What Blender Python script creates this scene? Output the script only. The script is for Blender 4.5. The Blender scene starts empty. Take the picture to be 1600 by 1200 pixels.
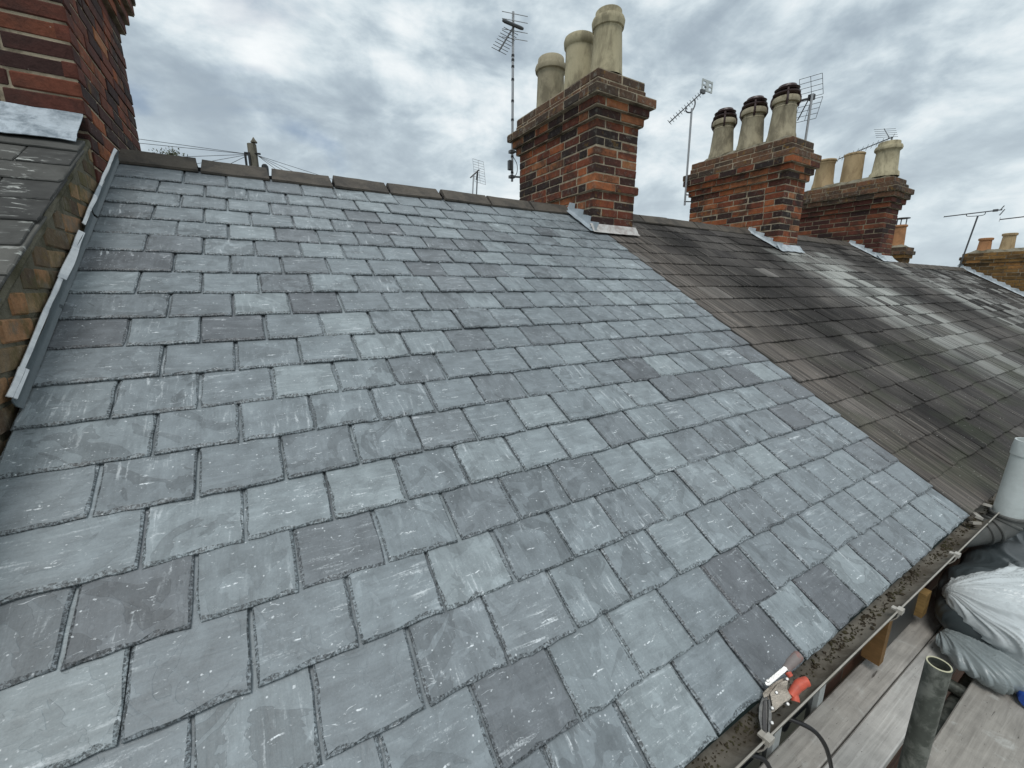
import bpy, math, random
from mathutils import Vector, Matrix, noise

# ------------------------------------------------------------------ camera, sky, sun, exposure
sc = bpy.context.scene
PITCH = math.radians(31.0)
CP, SP = math.cos(PITCH), math.sin(PITCH)
CAM = Vector((-2.744, -0.412, 1.029))
ROT = [[0.8596465, -0.1133708, 0.4981515], [-0.5108889, -0.1918386, 0.8379680], [0.0005636, -0.9748564, -0.2228333]]
FPX = 648.0
cd = bpy.data.cameras.new('camera')
cam = bpy.data.objects.new('camera', cd)
sc.collection.objects.link(cam)
cd.sensor_width = 36.0
cd.lens = FPX / 1600 * 36.0
cd.clip_start = 0.02
cd.clip_end = 3000
M = Matrix.Identity(4)
for i in range(3):
    M[i][0], M[i][1], M[i][2], M[i][3] = ROT[i][0], -ROT[i][1], -ROT[i][2], CAM[i]
cam.matrix_world = M
sc.camera = cam

SUN_TO = Vector((-0.34, -0.30, 0.89)).normalized()
wd = bpy.data.worlds.new('World')
sc.world = wd
wd.use_nodes = True
sun = bpy.data.lights.new('sun', 'SUN')
sun.energy = 1.5
sun.angle = math.radians(24)
sun.color = (1.0, 0.97, 0.93)
so = bpy.data.objects.new('sun', sun)
sc.collection.objects.link(so)
so.rotation_euler = SUN_TO.to_track_quat('Z', 'Y').to_euler()
so.location = (0, 0, 30)
vs = sc.view_settings
vs.view_transform = 'Standard'
vs.look = 'None'
vs.exposure = 0.0
vs.gamma = 1.0
vs.use_curve_mapping = False

# ------------------------------------------------------------------ node helper
class NT:
    def __init__(s, tree):
        s.t = tree
        s.nd = tree.nodes
        s.lk = tree.links
    def n(s, typ, ins=None, **kw):
        x = s.nd.new(typ)
        for k, v in kw.items():
            setattr(x, k, v)
        for k, v in (ins or {}).items():
            s.set(x.inputs[k], v)
        return x
    def set(s, sock, v):
        if isinstance(v, bpy.types.NodeSocket):
            s.lk.new(v, sock)
        elif isinstance(v, (int, float)) and sock.type == 'RGBA':
            sock.default_value = (v, v, v, 1)
        elif isinstance(v, tuple) and sock.type == 'RGBA' and len(v) == 3:
            sock.default_value = (*v, 1)
        else:
            sock.default_value = v
    def m(s, op, a, b=0.0, c=0.0, clamp=False):
        x = s.nd.new('ShaderNodeMath')
        x.operation = op
        x.use_clamp = clamp
        for i, v in enumerate((a, b, c)):
            s.set(x.inputs[i], v)
        return x.outputs[0]
    def v(s, op, a, b=(0, 0, 0)):
        x = s.nd.new('ShaderNodeVectorMath')
        x.operation = op
        s.set(x.inputs[0], a)
        s.set(x.inputs[1], b)
        return x.outputs[0]
    def sep(s, a):
        x = s.nd.new('ShaderNodeSeparateXYZ')
        s.set(x.inputs[0], a)
        return x.outputs
    def comb(s, a, b, c=0.0):
        x = s.nd.new('ShaderNodeCombineXYZ')
        for i, v in enumerate((a, b, c)):
            s.set(x.inputs[i], v)
        return x.outputs[0]
    def noise(s, vec, scale=5.0, detail=4.0, rough=0.55, dist=0.0):
        x = s.nd.new('ShaderNodeTexNoise')
        s.set(x.inputs['Vector'], vec)
        x.inputs['Scale'].default_value = scale
        x.inputs['Detail'].default_value = detail
        x.inputs['Roughness'].default_value = rough
        x.inputs['Distortion'].default_value = dist
        return x.outputs['Fac']
    def vor(s, vec, scale, feat='F1'):
        x = s.nd.new('ShaderNodeTexVoronoi')
        x.feature = feat
        s.set(x.inputs['Vector'], vec)
        x.inputs['Scale'].default_value = scale
        return x.outputs['Distance']
    def step(s, a, lo, hi, t0=0.0, t1=1.0):
        x = s.nd.new('ShaderNodeMapRange')
        x.interpolation_type = 'SMOOTHSTEP'
        s.set(x.inputs[0], a)
        for i, v in enumerate((lo, hi, t0, t1)):
            s.set(x.inputs[i + 1], v)
        return x.outputs[0]
    def mix(s, f, a, b, mode='MIX'):
        x = s.nd.new('ShaderNodeMix')
        x.data_type = 'RGBA'
        x.blend_type = mode
        s.set(x.inputs[0], f)
        s.set(x.inputs[6], a)
        s.set(x.inputs[7], b)
        return x.outputs[2]
    def ramp(s, f, stops, interp='LINEAR'):
        x = s.nd.new('ShaderNodeValToRGB')
        x.color_ramp.interpolation = interp
        e = x.color_ramp.elements
        while len(e) < len(stops):
            e.new(0.5)
        for el, (p, c) in zip(e, stops):
            el.position = p
            el.color = (*c, 1) if len(c) == 3 else c
        s.set(x.inputs[0], f)
        return x.outputs[0]
    def scale(s, col, f):
        return s.mix(1.0, col, s.comb(f, f, f), 'MULTIPLY')

def material(name):
    m = bpy.data.materials.new(name)
    m.use_nodes = True
    m.node_tree.nodes.clear()
    t = NT(m.node_tree)
    out = t.n('ShaderNodeOutputMaterial')
    b = t.n('ShaderNodeBsdfPrincipled')
    t.lk.new(b.outputs[0], out.inputs[0])
    return m, t, b

def bump(t, b, h, strength=0.4, dist=0.003):
    x = t.n('ShaderNodeBump', {'Height': h, 'Strength': strength, 'Distance': dist})
    t.set(b.inputs['Normal'], x.outputs[0])

# ------------------------------------------------------------------ sky: Nishita above a broken layer of grey cloud
t = NT(wd.node_tree)
t.nd.clear()
wo = t.n('ShaderNodeOutputWorld')
sky = t.n('ShaderNodeTexSky')
sky.sky_type = 'NISHITA'
sky.sun_disc = False
sky.sun_elevation = math.asin(SUN_TO.z)
sky.sun_rotation = math.atan2(SUN_TO.x, SUN_TO.y)
dirv = t.n('ShaderNodeTexCoord').outputs['Generated']
dx, dy, dz = t.sep(dirv)
den = t.m('ADD', t.m('MAXIMUM', dz, 0.0), 0.30)
pv = t.comb(t.m('DIVIDE', dx, den), t.m('DIVIDE', dy, den), 0.37)
big = t.noise(pv, 1.5, 6, 0.5, 0.6)
med = t.noise(t.v('ADD', pv, (7.3, 2.1, 0)), 3.6, 8, 0.58, 0.7)
dv3 = t.comb(dx, dy, t.m('MULTIPLY', dz, 1.9))
fine = t.noise(t.v('ADD', dv3, (1.3, 9.1, 0)), 7.0, 7, 0.58, 0.3)
med2 = t.noise(t.v('ADD', dv3, (4.3, 2.1, 1)), 3.1, 7, 0.55, 0.4)
cl = t.m('ADD', t.m('ADD', t.m('MULTIPLY', big, 0.30), t.m('ADD', t.m('MULTIPLY', med, 0.17), t.m('MULTIPLY', med2, 0.30))), t.m('MULTIPLY', fine, 0.23))
ccol = t.ramp(t.step(cl, 0.40, 0.60), [(0.0, (0.350, 0.425, 0.495)), (0.30, (0.490, 0.580, 0.645)), (0.58, (0.665, 0.755, 0.805)), (1.0, (0.94, 0.98, 0.995))])
hz = t.step(dz, 0.02, 0.40, 1.0, 0.0)
ccol = t.mix(t.m('MULTIPLY', hz, 0.45), ccol, (0.70, 0.79, 0.83))
bgc = t.n('ShaderNodeBackground', {'Color': ccol, 'Strength': 1.0})
bgs = t.n('ShaderNodeBackground', {'Color': sky.outputs[0], 'Strength': 0.10})
gap = t.step(t.noise(t.v('ADD', pv, (3.7, 5.5, 0)), 1.6, 5, 0.5, 0.4), 0.62, 0.74, 0.0, 0.55)
mx = t.n('ShaderNodeMixShader', {0: gap})
t.lk.new(bgc.outputs[0], mx.inputs[1])
t.lk.new(bgs.outputs[0], mx.inputs[2])
t.lk.new(mx.outputs[0], wo.inputs[0])

# ------------------------------------------------------------------ materials
def tex_space(t):
    """roof coordinates (x along the eaves, s up the slope) of the shading point"""
    pos = t.n('ShaderNodeNewGeometry').outputs['Position']
    x, y, z = t.sep(pos)
    s = t.m('ADD', t.m('MULTIPLY', y, CP), t.m('MULTIPLY', z, SP))
    return pos, x, y, z, s

def rnd_of(t, joined):
    if joined:
        a = t.n('ShaderNodeAttribute')
        a.attribute_name = 'rnd'
        return a.outputs['Fac']
    return t.n('ShaderNodeObjectInfo').outputs['Random']

def fract(t, r, k):
    return t.m('FRACT', t.m('MULTIPLY', r, k))

def new_slate(joined=False, edge=False):
    m, t, b = material('new_slate' + ('_edge' if edge else '') + ('_joined' if joined else ''))
    pos, x, y, z, s = tex_space(t)
    r = rnd_of(t, joined)
    r2, r3, r4 = fract(t, r, 7.31), fract(t, r, 23.7), fract(t, r, 61.3)
    v = t.comb(t.m('ADD', x, t.m('MULTIPLY', r, 37)), t.m('ADD', s, t.m('MULTIPLY', r2, 53)), t.m('MULTIPLY', r3, 9))
    col = t.ramp(r2, [(0.0, (0.128, 0.139, 0.150)), (0.08, (0.165, 0.184, 0.197)), (0.20, (0.192, 0.218, 0.233)),
                      (0.65, (0.212, 0.243, 0.259)), (0.90, (0.238, 0.273, 0.288)), (1.0, (0.262, 0.299, 0.312))])
    col = t.mix(t.step(r4, 0.88, 1.0, 0.0, 0.35), col, (0.180, 0.190, 0.204))
    # cleaved layers: patches with a sharp margin
    lay = t.noise(v, 5.5, 3, 0.55, 1.6)
    patch = t.step(lay, 0.535, 0.545)
    patch2 = t.step(t.noise(t.v('ADD', v, (3, 8, 1)), 8.0, 2.5, 0.5, 2.2), 0.60, 0.612)
    amt = t.m('MULTIPLY', r3, 0.27)
    col = t.scale(col, t.m('ADD', 1.0, t.m('SUBTRACT', t.m('MULTIPLY', patch2, t.m('MULTIPLY', r4, 0.22)), t.m('MULTIPLY', patch, amt))))
    # mottling and cloudy grain
    cloud = t.noise(v, 14, 6, 0.6, 0.4)
    grain = t.noise(v, 190, 6, 0.72)
    dirn = t.step(r3, 0.45, 0.55)
    ga = t.noise(t.v('MULTIPLY', v, (9, 80, 1)), 1.0, 6, 0.6, 0.6)
    gb = t.noise(t.v('MULTIPLY', v, (75, 10, 1)), 1.0, 6, 0.6, 0.6)
    gr = t.m('ADD', t.m('MULTIPLY', ga, t.m('SUBTRACT', 1.0, dirn)), t.m('MULTIPLY', gb, dirn))
    f = t.m('ADD', t.m('ADD', t.m('MULTIPLY', t.m('SUBTRACT', cloud, 0.5), 1.10), t.m('MULTIPLY', t.m('SUBTRACT', grain, 0.5), 0.55)), t.m('MULTIPLY', t.m('SUBTRACT', gr, 0.5), 0.55))
    col = t.scale(col, t.m('ADD', 1.0, f))
    # pale dust: streaky scuffs, boot rubbing, specks and short chalk-like dashes
    reg = t.step(t.noise(t.v('ADD', v, (11, 3, 2)), 6.5, 3, 0.5, 0.8), 0.46, 0.66)
    sc1 = t.step(t.m('ADD', t.m('MULTIPLY', gr, 0.72), t.m('MULTIPLY', grain, 0.28)), 0.545, 0.655)
    scuff = t.m('MULTIPLY', t.m('MULTIPLY', reg, sc1), t.m('ADD', 0.40, t.m('MULTIPLY', r4, 0.6)))
    hair = t.step(t.noise(t.v('MULTIPLY', v, (26, 60, 1)), 1.0, 7, 0.70, 2.0), 0.615, 0.675)
    spk = t.m('MULTIPLY', t.step(t.vor(v, 62), 0.17, 0.08), t.step(t.noise(v, 21, 2), 0.56, 0.62))
    white = t.m('MAXIMUM', t.m('MULTIPLY', scuff, 0.82), t.m('MAXIMUM', t.m('MULTIPLY', hair, 0.72), t.m('MULTIPLY', spk, 0.75)))
    if not joined and not edge:
        ox, oy, oz = t.sep(t.n('ShaderNodeTexCoord').outputs['Object'])
        wob = t.m('MULTIPLY', t.m('SUBTRACT', t.noise(v, 45, 3), 0.5), 0.012)
        yy = t.m('ABSOLUTE', t.m('SUBTRACT', t.m('ADD', oy, wob), t.m('ADD', 0.050, t.m('MULTIPLY', r3, 0.022))))
        xx = t.m('ABSOLUTE', t.m('SUBTRACT', ox, t.m('MULTIPLY', t.m('SUBTRACT', r4, 0.5), 0.07)))
        dash = t.m('MULTIPLY', t.step(yy, 0.0022, 0.0010), t.step(xx, t.m('ADD', 0.010, t.m('MULTIPLY', r2, 0.016)), t.m('MULTIPLY', r2, 0.012)))
        dash = t.m('MULTIPLY', dash, t.step(t.noise(v, 130, 2), 0.42, 0.55))
        dash = t.m('MULTIPLY', dash, t.step(r, 0.30, 0.34))
        white = t.m('MAXIMUM', white, dash)
    col = t.mix(white, col, (0.72, 0.76, 0.78))
    if edge:
        fl = t.noise(v, 190, 5, 0.7, 0.6)
        col = t.mix(t.step(fl, 0.40, 0.62), t.scale(col, 0.30), t.scale(col, 1.28))
    b.inputs['Base Color'].default_value = (0.2, 0.2, 0.2, 1)
    t.set(b.inputs['Base Color'], col)
    t.set(b.inputs['Roughness'], t.m('ADD', 0.36, t.m('MULTIPLY', cloud, 0.25)))
    b.inputs['Specular IOR Level'].default_value = 0.5
    h = t.m('ADD', t.m('ADD', t.m('MULTIPLY', patch, -0.35), t.m('MULTIPLY', patch2, 0.3)), t.m('ADD', t.m('MULTIPLY', cloud, 1.3), t.m('ADD', t.m('MULTIPLY', gr, 0.7), t.m('MULTIPLY', grain, 0.3))))
    bump(t, b, h, 0.55 if not edge else 0.9, 0.0028)
    return m

def old_slate(joined=False, kind=0):
    m, t, b = material('old_slate_%d%s' % (kind, '_joined' if joined else ''))
    pos, x, y, z, s = tex_space(t)
    r = rnd_of(t, joined)
    r2, r3 = fract(t, r, 7.31), fract(t, r, 23.7)
    v = t.comb(t.m('ADD', x, t.m('MULTIPLY', r, 37)), t.m('ADD', s, t.m('MULTIPLY', r2, 53)), t.m('MULTIPLY', r3, 9))
    wv = t.comb(x, s, 0.0)
    if kind == 1:      # neighbour on the higher roof: grey with crusty white lichen
        col = t.ramp(r2, [(0, (0.060, 0.060, 0.058)), (0.5, (0.085, 0.085, 0.080)), (1, (0.120, 0.118, 0.108))])
        cl = t.noise(v, 12, 6, 0.65, 0.4)
        col = t.scale(col, t.m('ADD', 0.45, t.m('MULTIPLY', cl, 1.1)))
        li = t.step(t.noise(t.v('MULTIPLY', v, (14, 34, 1)), 1.0, 6, 0.68, 0.8), 0.555, 0.66)
        area = t.step(t.noise(wv, 3.2, 2, 0.5), 0.40, 0.52)
        low = t.step(s, 2.72, 2.55)
        col = t.mix(t.m('MULTIPLY', t.m('MULTIPLY', li, area), t.m('MULTIPLY', low, 0.85)), col, (0.50, 0.51, 0.48))
        h = cl
    else:
        col = t.ramp(r2, [(0, (0.040, 0.037, 0.036)), (0.25, (0.054, 0.050, 0.047)), (0.75, (0.066, 0.061, 0.057)), (0.93, (0.084, 0.078, 0.073)), (1, (0.150, 0.142, 0.132))])
        zone = t.m('ADD', t.m('MULTIPLY', t.noise(wv, 0.85, 3, 0.5, 0.3), 0.6), t.m('MULTIPLY', t.noise(t.v('MULTIPLY', wv, (2.6, 1.3, 1)), 1.0, 4, 0.6, 0.4), 0.4))
        col = t.scale(col, t.step(zone, 0.36, 0.64, 0.48, 1.45))
        # run-off streaks down the slope
        st = t.noise(t.v('MULTIPLY', v, (42, 2.6, 1)), 1.0, 7, 0.65, 0.5)
        st2 = t.noise(t.v('MULTIPLY', wv, (46, 1.5, 1)), 1.0, 7, 0.68, 0.4)
        col = t.scale(col, t.m('ADD', -0.20, t.m('ADD', t.m('MULTIPLY', st, 1.10), t.m('MULTIPLY', st2, 1.40))))
        hf = t.noise(v, 95, 6, 0.72)
        col = t.scale(col, t.m('ADD', 0.35, t.m('MULTIPLY', hf, 1.3)))
        brn = t.m('MULTIPLY', t.step(st2, 0.50, 0.70), t.step(t.noise(wv, 1.7, 3), 0.40, 0.62))
        col = t.mix(t.m('MULTIPLY', brn, 0.55), col, (0.27, 0.245, 0.212))
        # strip beside the new slates washed paler and browner
        vb = t.m('MULTIPLY', t.step(x, 0.95, 0.05), t.m('ADD', 0.25, t.m('MULTIPLY', t.step(st2, 0.42, 0.62), 0.75)))
        col = t.mix(t.m('MULTIPLY', vb, 0.50), col, (0.265, 0.230, 0.200))
        grn = t.m('MULTIPLY', t.step(s, 1.7, 0.4), t.step(t.noise(t.v('ADD', wv, (4, 4, 0)), 2.1, 3), 0.46, 0.62))
        col = t.mix(t.m('MULTIPLY', grn, 0.40), col, (0.068, 0.078, 0.050))
        # pale wash below the leaded chimneys
        pale = 0.0
        for x0, x1, sft in ((2.95, 3.65, 0.75), (5.95, 6.65, 0.65)):
            wobx = t.m('ADD', x, t.m('MULTIPLY', t.m('SUBTRACT', t.noise(t.v('MULTIPLY', wv, (5, 0.8, 1)), 1.0, 2), 0.5), 0.5))
            band = t.m('MULTIPLY', t.step(wobx, x0 - sft, x0 + 0.05), t.step(wobx, x1 + sft, x1 - 0.05))
            band = t.m('MULTIPLY', band, t.step(s, 2.98, 2.9))
            band = t.m('MULTIPLY', band, t.step(s, 0.1, 1.9, 0.42, 1.0))
            pale = t.m('MAXIMUM', pale, band)
        pk = t.m('MULTIPLY', pale, t.step(t.m('ADD', t.m('MULTIPLY', r3, 0.26), t.m('ADD', t.m('MULTIPLY', st, 0.50), t.m('MULTIPLY', st2, 0.70))), 0.56, 0.86))
        col = t.mix(t.m('MULTIPLY', pk, 0.80), col, t.scale((0.44, 0.45, 0.42, 1.0), t.m('ADD', 0.10, t.m('ADD', t.m('MULTIPLY', st2, 0.95), t.m('MULTIPLY', hf, 0.85)))))
        # chalky patches on the lower roof beyond
        far = t.m('MULTIPLY', t.step(x, 6.1, 6.4), t.step(t.m('ADD', t.m('MULTIPLY', r3, 0.22), t.m('ADD', t.m('MULTIPLY', st, 0.45), t.m('MULTIPLY', hf, 0.45))), 0.53, 0.68))
        col = t.scale(col, t.step(x, 6.1, 6.4, 1.0, 0.72))
        col = t.mix(t.m('MULTIPLY', far, 0.75), col, (0.36, 0.36, 0.34))
        spk = t.m('MULTIPLY', t.step(t.vor(v, 46), 0.16, 0.06), t.step(t.noise(v, 9, 2), 0.52, 0.60))
        col = t.mix(t.m('MULTIPLY', spk, 0.7), col, (0.55, 0.55, 0.52))
        h = t.m('ADD', t.m('ADD', st, st2), hf)
    t.set(b.inputs['Base Color'], col)
    b.inputs['Roughness'].default_value = 0.88
    b.inputs['Specular IOR Level'].default_value = 0.12
    bump(t, b, h, 0.6, 0.004)
    return m

def brick_mat(name, stops, soot=0.0, moss=0.0, lichen=0.0, joined=False):
    m, t, b = material(name + ('_joined' if joined else ''))
    pos, x, y, z, s = tex_space(t)
    r = rnd_of(t, joined)
    r2, r3 = fract(t, r, 7.31), fract(t, r, 23.7)
    v = t.v('ADD', pos, t.comb(t.m('MULTIPLY', r, 7), t.m('MULTIPLY', r2, 9), t.m('MULTIPLY', r3, 5)))
    col = t.ramp(r2, stops)
    n1 = t.noise(v, 26, 6, 0.62, 0.3)
    n2 = t.noise(v, 110, 4, 0.6)
    col = t.scale(col, t.m('ADD', 0.10, t.m('ADD', t.m('MULTIPLY', n1, 1.15), t.m('MULTIPLY', n2, 0.70))))
    bl = t.m('MULTIPLY', t.step(t.noise(pos, 3.2, 6, 0.65, 0.5), 0.44, 0.64), soot)
    col = t.mix(bl, col, (0.030, 0.026, 0.024))
    if moss:
        mo = t.m('MULTIPLY', t.step(t.noise(t.v('ADD', pos, (3, 1, 7)), 7.5, 6, 0.65, 0.3), 0.44, 0.62), moss)
        col = t.mix(mo, col, (0.088, 0.082, 0.032))
        gy = t.m('MULTIPLY', t.step(t.noise(t.v('ADD', pos, (8, 2, 3)), 9.0, 6, 0.65, 0.3), 0.50, 0.66), moss)
        col = t.mix(gy, col, (0.165, 0.150, 0.118))
    if lichen:
        le = t.m('MULTIPLY', t.step(t.noise(t.v('ADD', pos, (1, 5, 2)), 22, 6, 0.7), 0.54, 0.66), lichen)
        col = t.mix(le, col, (0.26, 0.25, 0.21))
        lo = t.m('MULTIPLY', t.step(t.noise(t.v('ADD', pos, (9, 5, 4)), 13, 5, 0.65), 0.58, 0.68), lichen)
        col = t.mix(lo, col, (0.27, 0.155, 0.03))
    sp = t.m('MULTIPLY', t.step(t.vor(v, 48), 0.16, 0.07), t.step(t.noise(v, 14, 2), 0.58, 0.64))
    col = t.mix(t.m('MULTIPLY', sp, 0.55), col, (0.48, 0.44, 0.38))
    t.set(b.inputs['Base Color'], col)
    b.inputs['Roughness'].default_value = 0.88
    b.inputs['Specular IOR Level'].default_value = 0.22
    bump(t, b, t.m('ADD', n1, t.m('MULTIPLY', n2, 0.5)), 0.8, 0.006)
    return m

def plain(name, col, rough=0.6, var=0.25, scale=20.0, metal=0.0, spec=0.4, dirt=None, dirt_amt=0.5, dscale=8.0, bs=0.35, bd=0.003, stretch=(1, 1, 1)):
    m, t, b = material(name)
    pos = t.n('ShaderNodeNewGeometry').outputs['Position']
    pv = t.v('MULTIPLY', pos, stretch)
    n1 = t.noise(pv, scale, 6, 0.6, 0.3)
    n2 = t.noise(pv, scale * 6, 3, 0.6)
    c = t.scale((*col, 1.0), t.m('ADD', 1.0 - var, t.m('ADD', t.m('MULTIPLY', n1, var * 1.3), t.m('MULTIPLY', n2, var * 0.7))))
    if dirt:
        d = t.step(t.noise(t.v('ADD', pv, (5, 2, 8)), dscale, 6, 0.65, 0.4), 0.42, 0.64)
        c = t.mix(t.m('MULTIPLY', d, dirt_amt), c, dirt)
    t.set(b.inputs['Base Color'], c)
    b.inputs['Roughness'].default_value = rough
    b.inputs['Metallic'].default_value = metal
    b.inputs['Specular IOR Level'].default_value = spec
    bump(t, b, t.m('ADD', n1, t.m('MULTIPLY', n2, 0.4)), bs, bd)
    return m

RED = [(0, (0.030, 0.022, 0.021)), (0.20, (0.058, 0.028, 0.023)), (0.38, (0.135, 0.043, 0.027)), (0.62, (0.235, 0.070, 0.033)), (0.84, (0.325, 0.104, 0.042)), (1, (0.330, 0.145, 0.068))]
DRK = [(0, (0.034, 0.022, 0.021)), (0.3, (0.080, 0.030, 0.024)), (0.65, (0.135, 0.045, 0.030)), (1, (0.235, 0.080, 0.038))]
BRN = [(0, (0.090, 0.062, 0.042)), (0.3, (0.165, 0.118, 0.072)), (0.55, (0.270, 0.190, 0.105)), (0.8, (0.320, 0.165, 0.080)), (1, (0.40, 0.235, 0.130))]
YEL = [(0, (0.100, 0.062, 0.028)), (0.4, (0.200, 0.115, 0.040)), (0.75, (0.270, 0.150, 0.052)), (1, (0.340, 0.170, 0.060))]
TOPB = [(0, (0.060, 0.046, 0.036)), (0.5, (0.120, 0.072, 0.046)), (1, (0.190, 0.095, 0.055))]
MT = {}
MT['slate'] = new_slate()
MT['slate_edge'] = new_slate(edge=True)
MT['slate_j'] = new_slate(joined=True)
MT['old'] = old_slate()
MT['old_j'] = old_slate(joined=True)
MT['nb'] = old_slate(kind=1)
MT['red'] = brick_mat('red_brick', RED, soot=0.78, lichen=0.30)
MT['red_j'] = brick_mat('red_brick', RED, soot=0.78, lichen=0.30, joined=True)
MT['dark'] = brick_mat('dark_red_brick', DRK, soot=0.55)
MT['dark_j'] = brick_mat('dark_red_brick', DRK, soot=0.28, joined=True)
MT['moss'] = brick_mat('mossy_brick', BRN, soot=0.25, moss=0.75, lichen=0.2)
MT['top'] = brick_mat('lichened_brick', TOPB, soot=0.55, lichen=0.55)
MT['top_j'] = brick_mat('lichened_brick', TOPB, soot=0.55, lichen=0.55, joined=True)
MT['yel'] = brick_mat('buff_brick', YEL, soot=0.55)
MT['yel_j'] = brick_mat('buff_brick', YEL, soot=0.55, joined=True)
MT['mortar'] = plain('lime_mortar', (0.42, 0.355, 0.26), 0.95, 0.35, 30, dirt=(0.12, 0.098, 0.07), dirt_amt=0.8, dscale=7, spec=0.1, bs=0.8, bd=0.006)
MT['mortar_dk'] = plain('sooty_mortar', (0.28, 0.235, 0.165), 0.95, 0.4, 30, dirt=(0.07, 0.055, 0.04), dirt_amt=0.8, dscale=5, spec=0.1, bs=0.8, bd=0.006)
MT['flaunch'] = plain('cement_flaunching', (0.24, 0.22, 0.17), 0.95, 0.4, 18, dirt=(0.075, 0.062, 0.035), dirt_amt=0.85, dscale=6, spec=0.1, bs=1.0, bd=0.01)
MT['verge'] = plain('verge_mortar', (0.155, 0.145, 0.110), 0.95, 0.5, 22, dirt=(0.060, 0.056, 0.032), dirt_amt=0.8, dscale=6, spec=0.1, bs=1.0, bd=0.012)
MT['pot'] = plain('cream_pot', (0.47, 0.415, 0.275), 0.8, 0.3, 9, dirt=(0.15, 0.13, 0.085), dirt_amt=0.65, dscale=5, spec=0.25, stretch=(1.6, 1.6, 0.7), bs=0.3)
MT['pot2'] = plain('grey_pot', (0.38, 0.335, 0.235), 0.85, 0.35, 9, dirt=(0.15, 0.13, 0.09), dirt_amt=0.75, dscale=5, spec=0.2, stretch=(1.6, 1.6, 0.7), bs=0.3)
MT['pot3'] = plain('buff_pot', (0.43, 0.32, 0.185), 0.8, 0.3, 9, dirt=(0.17, 0.115, 0.06), dirt_amt=0.5, dscale=5, spec=0.25, stretch=(1.6, 1.6, 0.7), bs=0.3)
MT['pot4'] = plain('orange_pot', (0.44, 0.22, 0.105), 0.8, 0.3, 9, dirt=(0.18, 0.1, 0.05), dirt_amt=0.5, dscale=5, spec=0.25, bs=0.3)
MT['cowl'] = plain('brown_glazed_cowl', (0.045, 0.022, 0.020), 0.4, 0.3, 14, spec=0.5, bs=0.2)
MT['lead'] = plain('new_lead', (0.36, 0.41, 0.45), 0.45, 0.3, 16, dirt=(0.25, 0.29, 0.31), dirt_amt=0.7, dscale=6, spec=0.5, bs=0.5, bd=0.004)
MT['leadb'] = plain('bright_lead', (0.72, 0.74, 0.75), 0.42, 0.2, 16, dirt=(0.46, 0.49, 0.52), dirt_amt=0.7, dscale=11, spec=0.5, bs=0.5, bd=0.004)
MT['leadw'] = plain('white_lead_mortar', (0.55, 0.54, 0.52), 0.7, 0.3, 18, dirt=(0.30, 0.25, 0.23), dirt_amt=0.8, dscale=7, spec=0.3, bs=0.6, bd=0.006)
MT['leadc'] = plain('weathered_lead', (0.50, 0.55, 0.58), 0.5, 0.4, 16, dirt=(0.28, 0.32, 0.35), dirt_amt=0.8, dscale=9, spec=0.4, bs=0.6, bd=0.006)
MT['ridge'] = plain('weathered_ridge', (0.112, 0.098, 0.082), 0.85, 0.5, 14, dirt=(0.055, 0.051, 0.047), dirt_amt=0.75, dscale=7, spec=0.25, bs=0.8, bd=0.006)
MT['deck'] = plain('roofing_felt', (0.020, 0.021, 0.022), 0.9, 0.3, 10, spec=0.1)
MT['felt'] = plain('green_felt', (0.020, 0.032, 0.030), 0.8, 0.4, 12, spec=0.2)
MT['gut'] = plain('dirty_gutter', (0.205, 0.190, 0.160), 0.75, 0.35, 14, dirt=(0.085, 0.072, 0.055), dirt_amt=0.9, dscale=6, spec=0.3, bs=0.7, bd=0.004)
MT['lip'] = plain('white_plastic', (0.40, 0.38, 0.34), 0.45, 0.25, 20, dirt=(0.30, 0.27, 0.22), dirt_amt=0.6, dscale=14, spec=0.4, bs=0.1)
MT['moss_deb'] = plain('moss_debris', (0.070, 0.058, 0.042), 0.95, 0.6, 60, dirt=(0.10, 0.10, 0.05), dirt_amt=0.6, dscale=30, spec=0.1, bs=0.6)
MT['fascia'] = plain('brown_fascia', (0.060, 0.035, 0.020), 0.8, 0.5, 10, dirt=(0.018, 0.014, 0.012), dirt_amt=0.8, dscale=4, spec=0.2, stretch=(0.4, 1, 3))
MT['timber'] = plain('raw_timber', (0.20, 0.115, 0.048), 0.75, 0.45, 10, dirt=(0.14, 0.085, 0.035), dirt_amt=0.7, dscale=9, spec=0.2, stretch=(1, 1, 4), bs=0.4)
MT['tube'] = plain('galvanised_tube', (0.075, 0.082, 0.070), 0.5, 0.5, 16, dirt=(0.36, 0.37, 0.33), dirt_amt=0.40, dscale=26, spec=0.5, metal=0.35, bs=0.5)
MT['tube_end'] = plain('cut_tube_end', (0.55, 0.52, 0.36), 0.4, 0.2, 30, spec=0.5, metal=0.4)
MT['soil'] = plain('grey_pipe', (0.53, 0.57, 0.56), 0.5, 0.12, 8, dirt=(0.42, 0.455, 0.44), dirt_amt=0.6, dscale=10, spec=0.4, bs=0.1)
MT['rubber'] = plain('dark_grey_fitting', (0.115, 0.118, 0.112), 0.5, 0.25, 12, dirt=(0.055, 0.055, 0.05), dirt_amt=0.6, dscale=7, spec=0.4, bs=0.2)
MT['black'] = plain('black_plastic', (0.012, 0.012, 0.013), 0.4, 0.3, 20, spec=0.5, bs=0.1)
MT['steel'] = plain('worn_steel', (0.23, 0.21, 0.18), 0.42, 0.4, 40, metal=0.7, dirt=(0.06, 0.05, 0.04), dirt_amt=0.6, dscale=25, bs=0.3)
MT['bright'] = plain('bright_steel', (0.50, 0.50, 0.49), 0.3, 0.2, 60, metal=0.6, bs=0.1)
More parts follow.
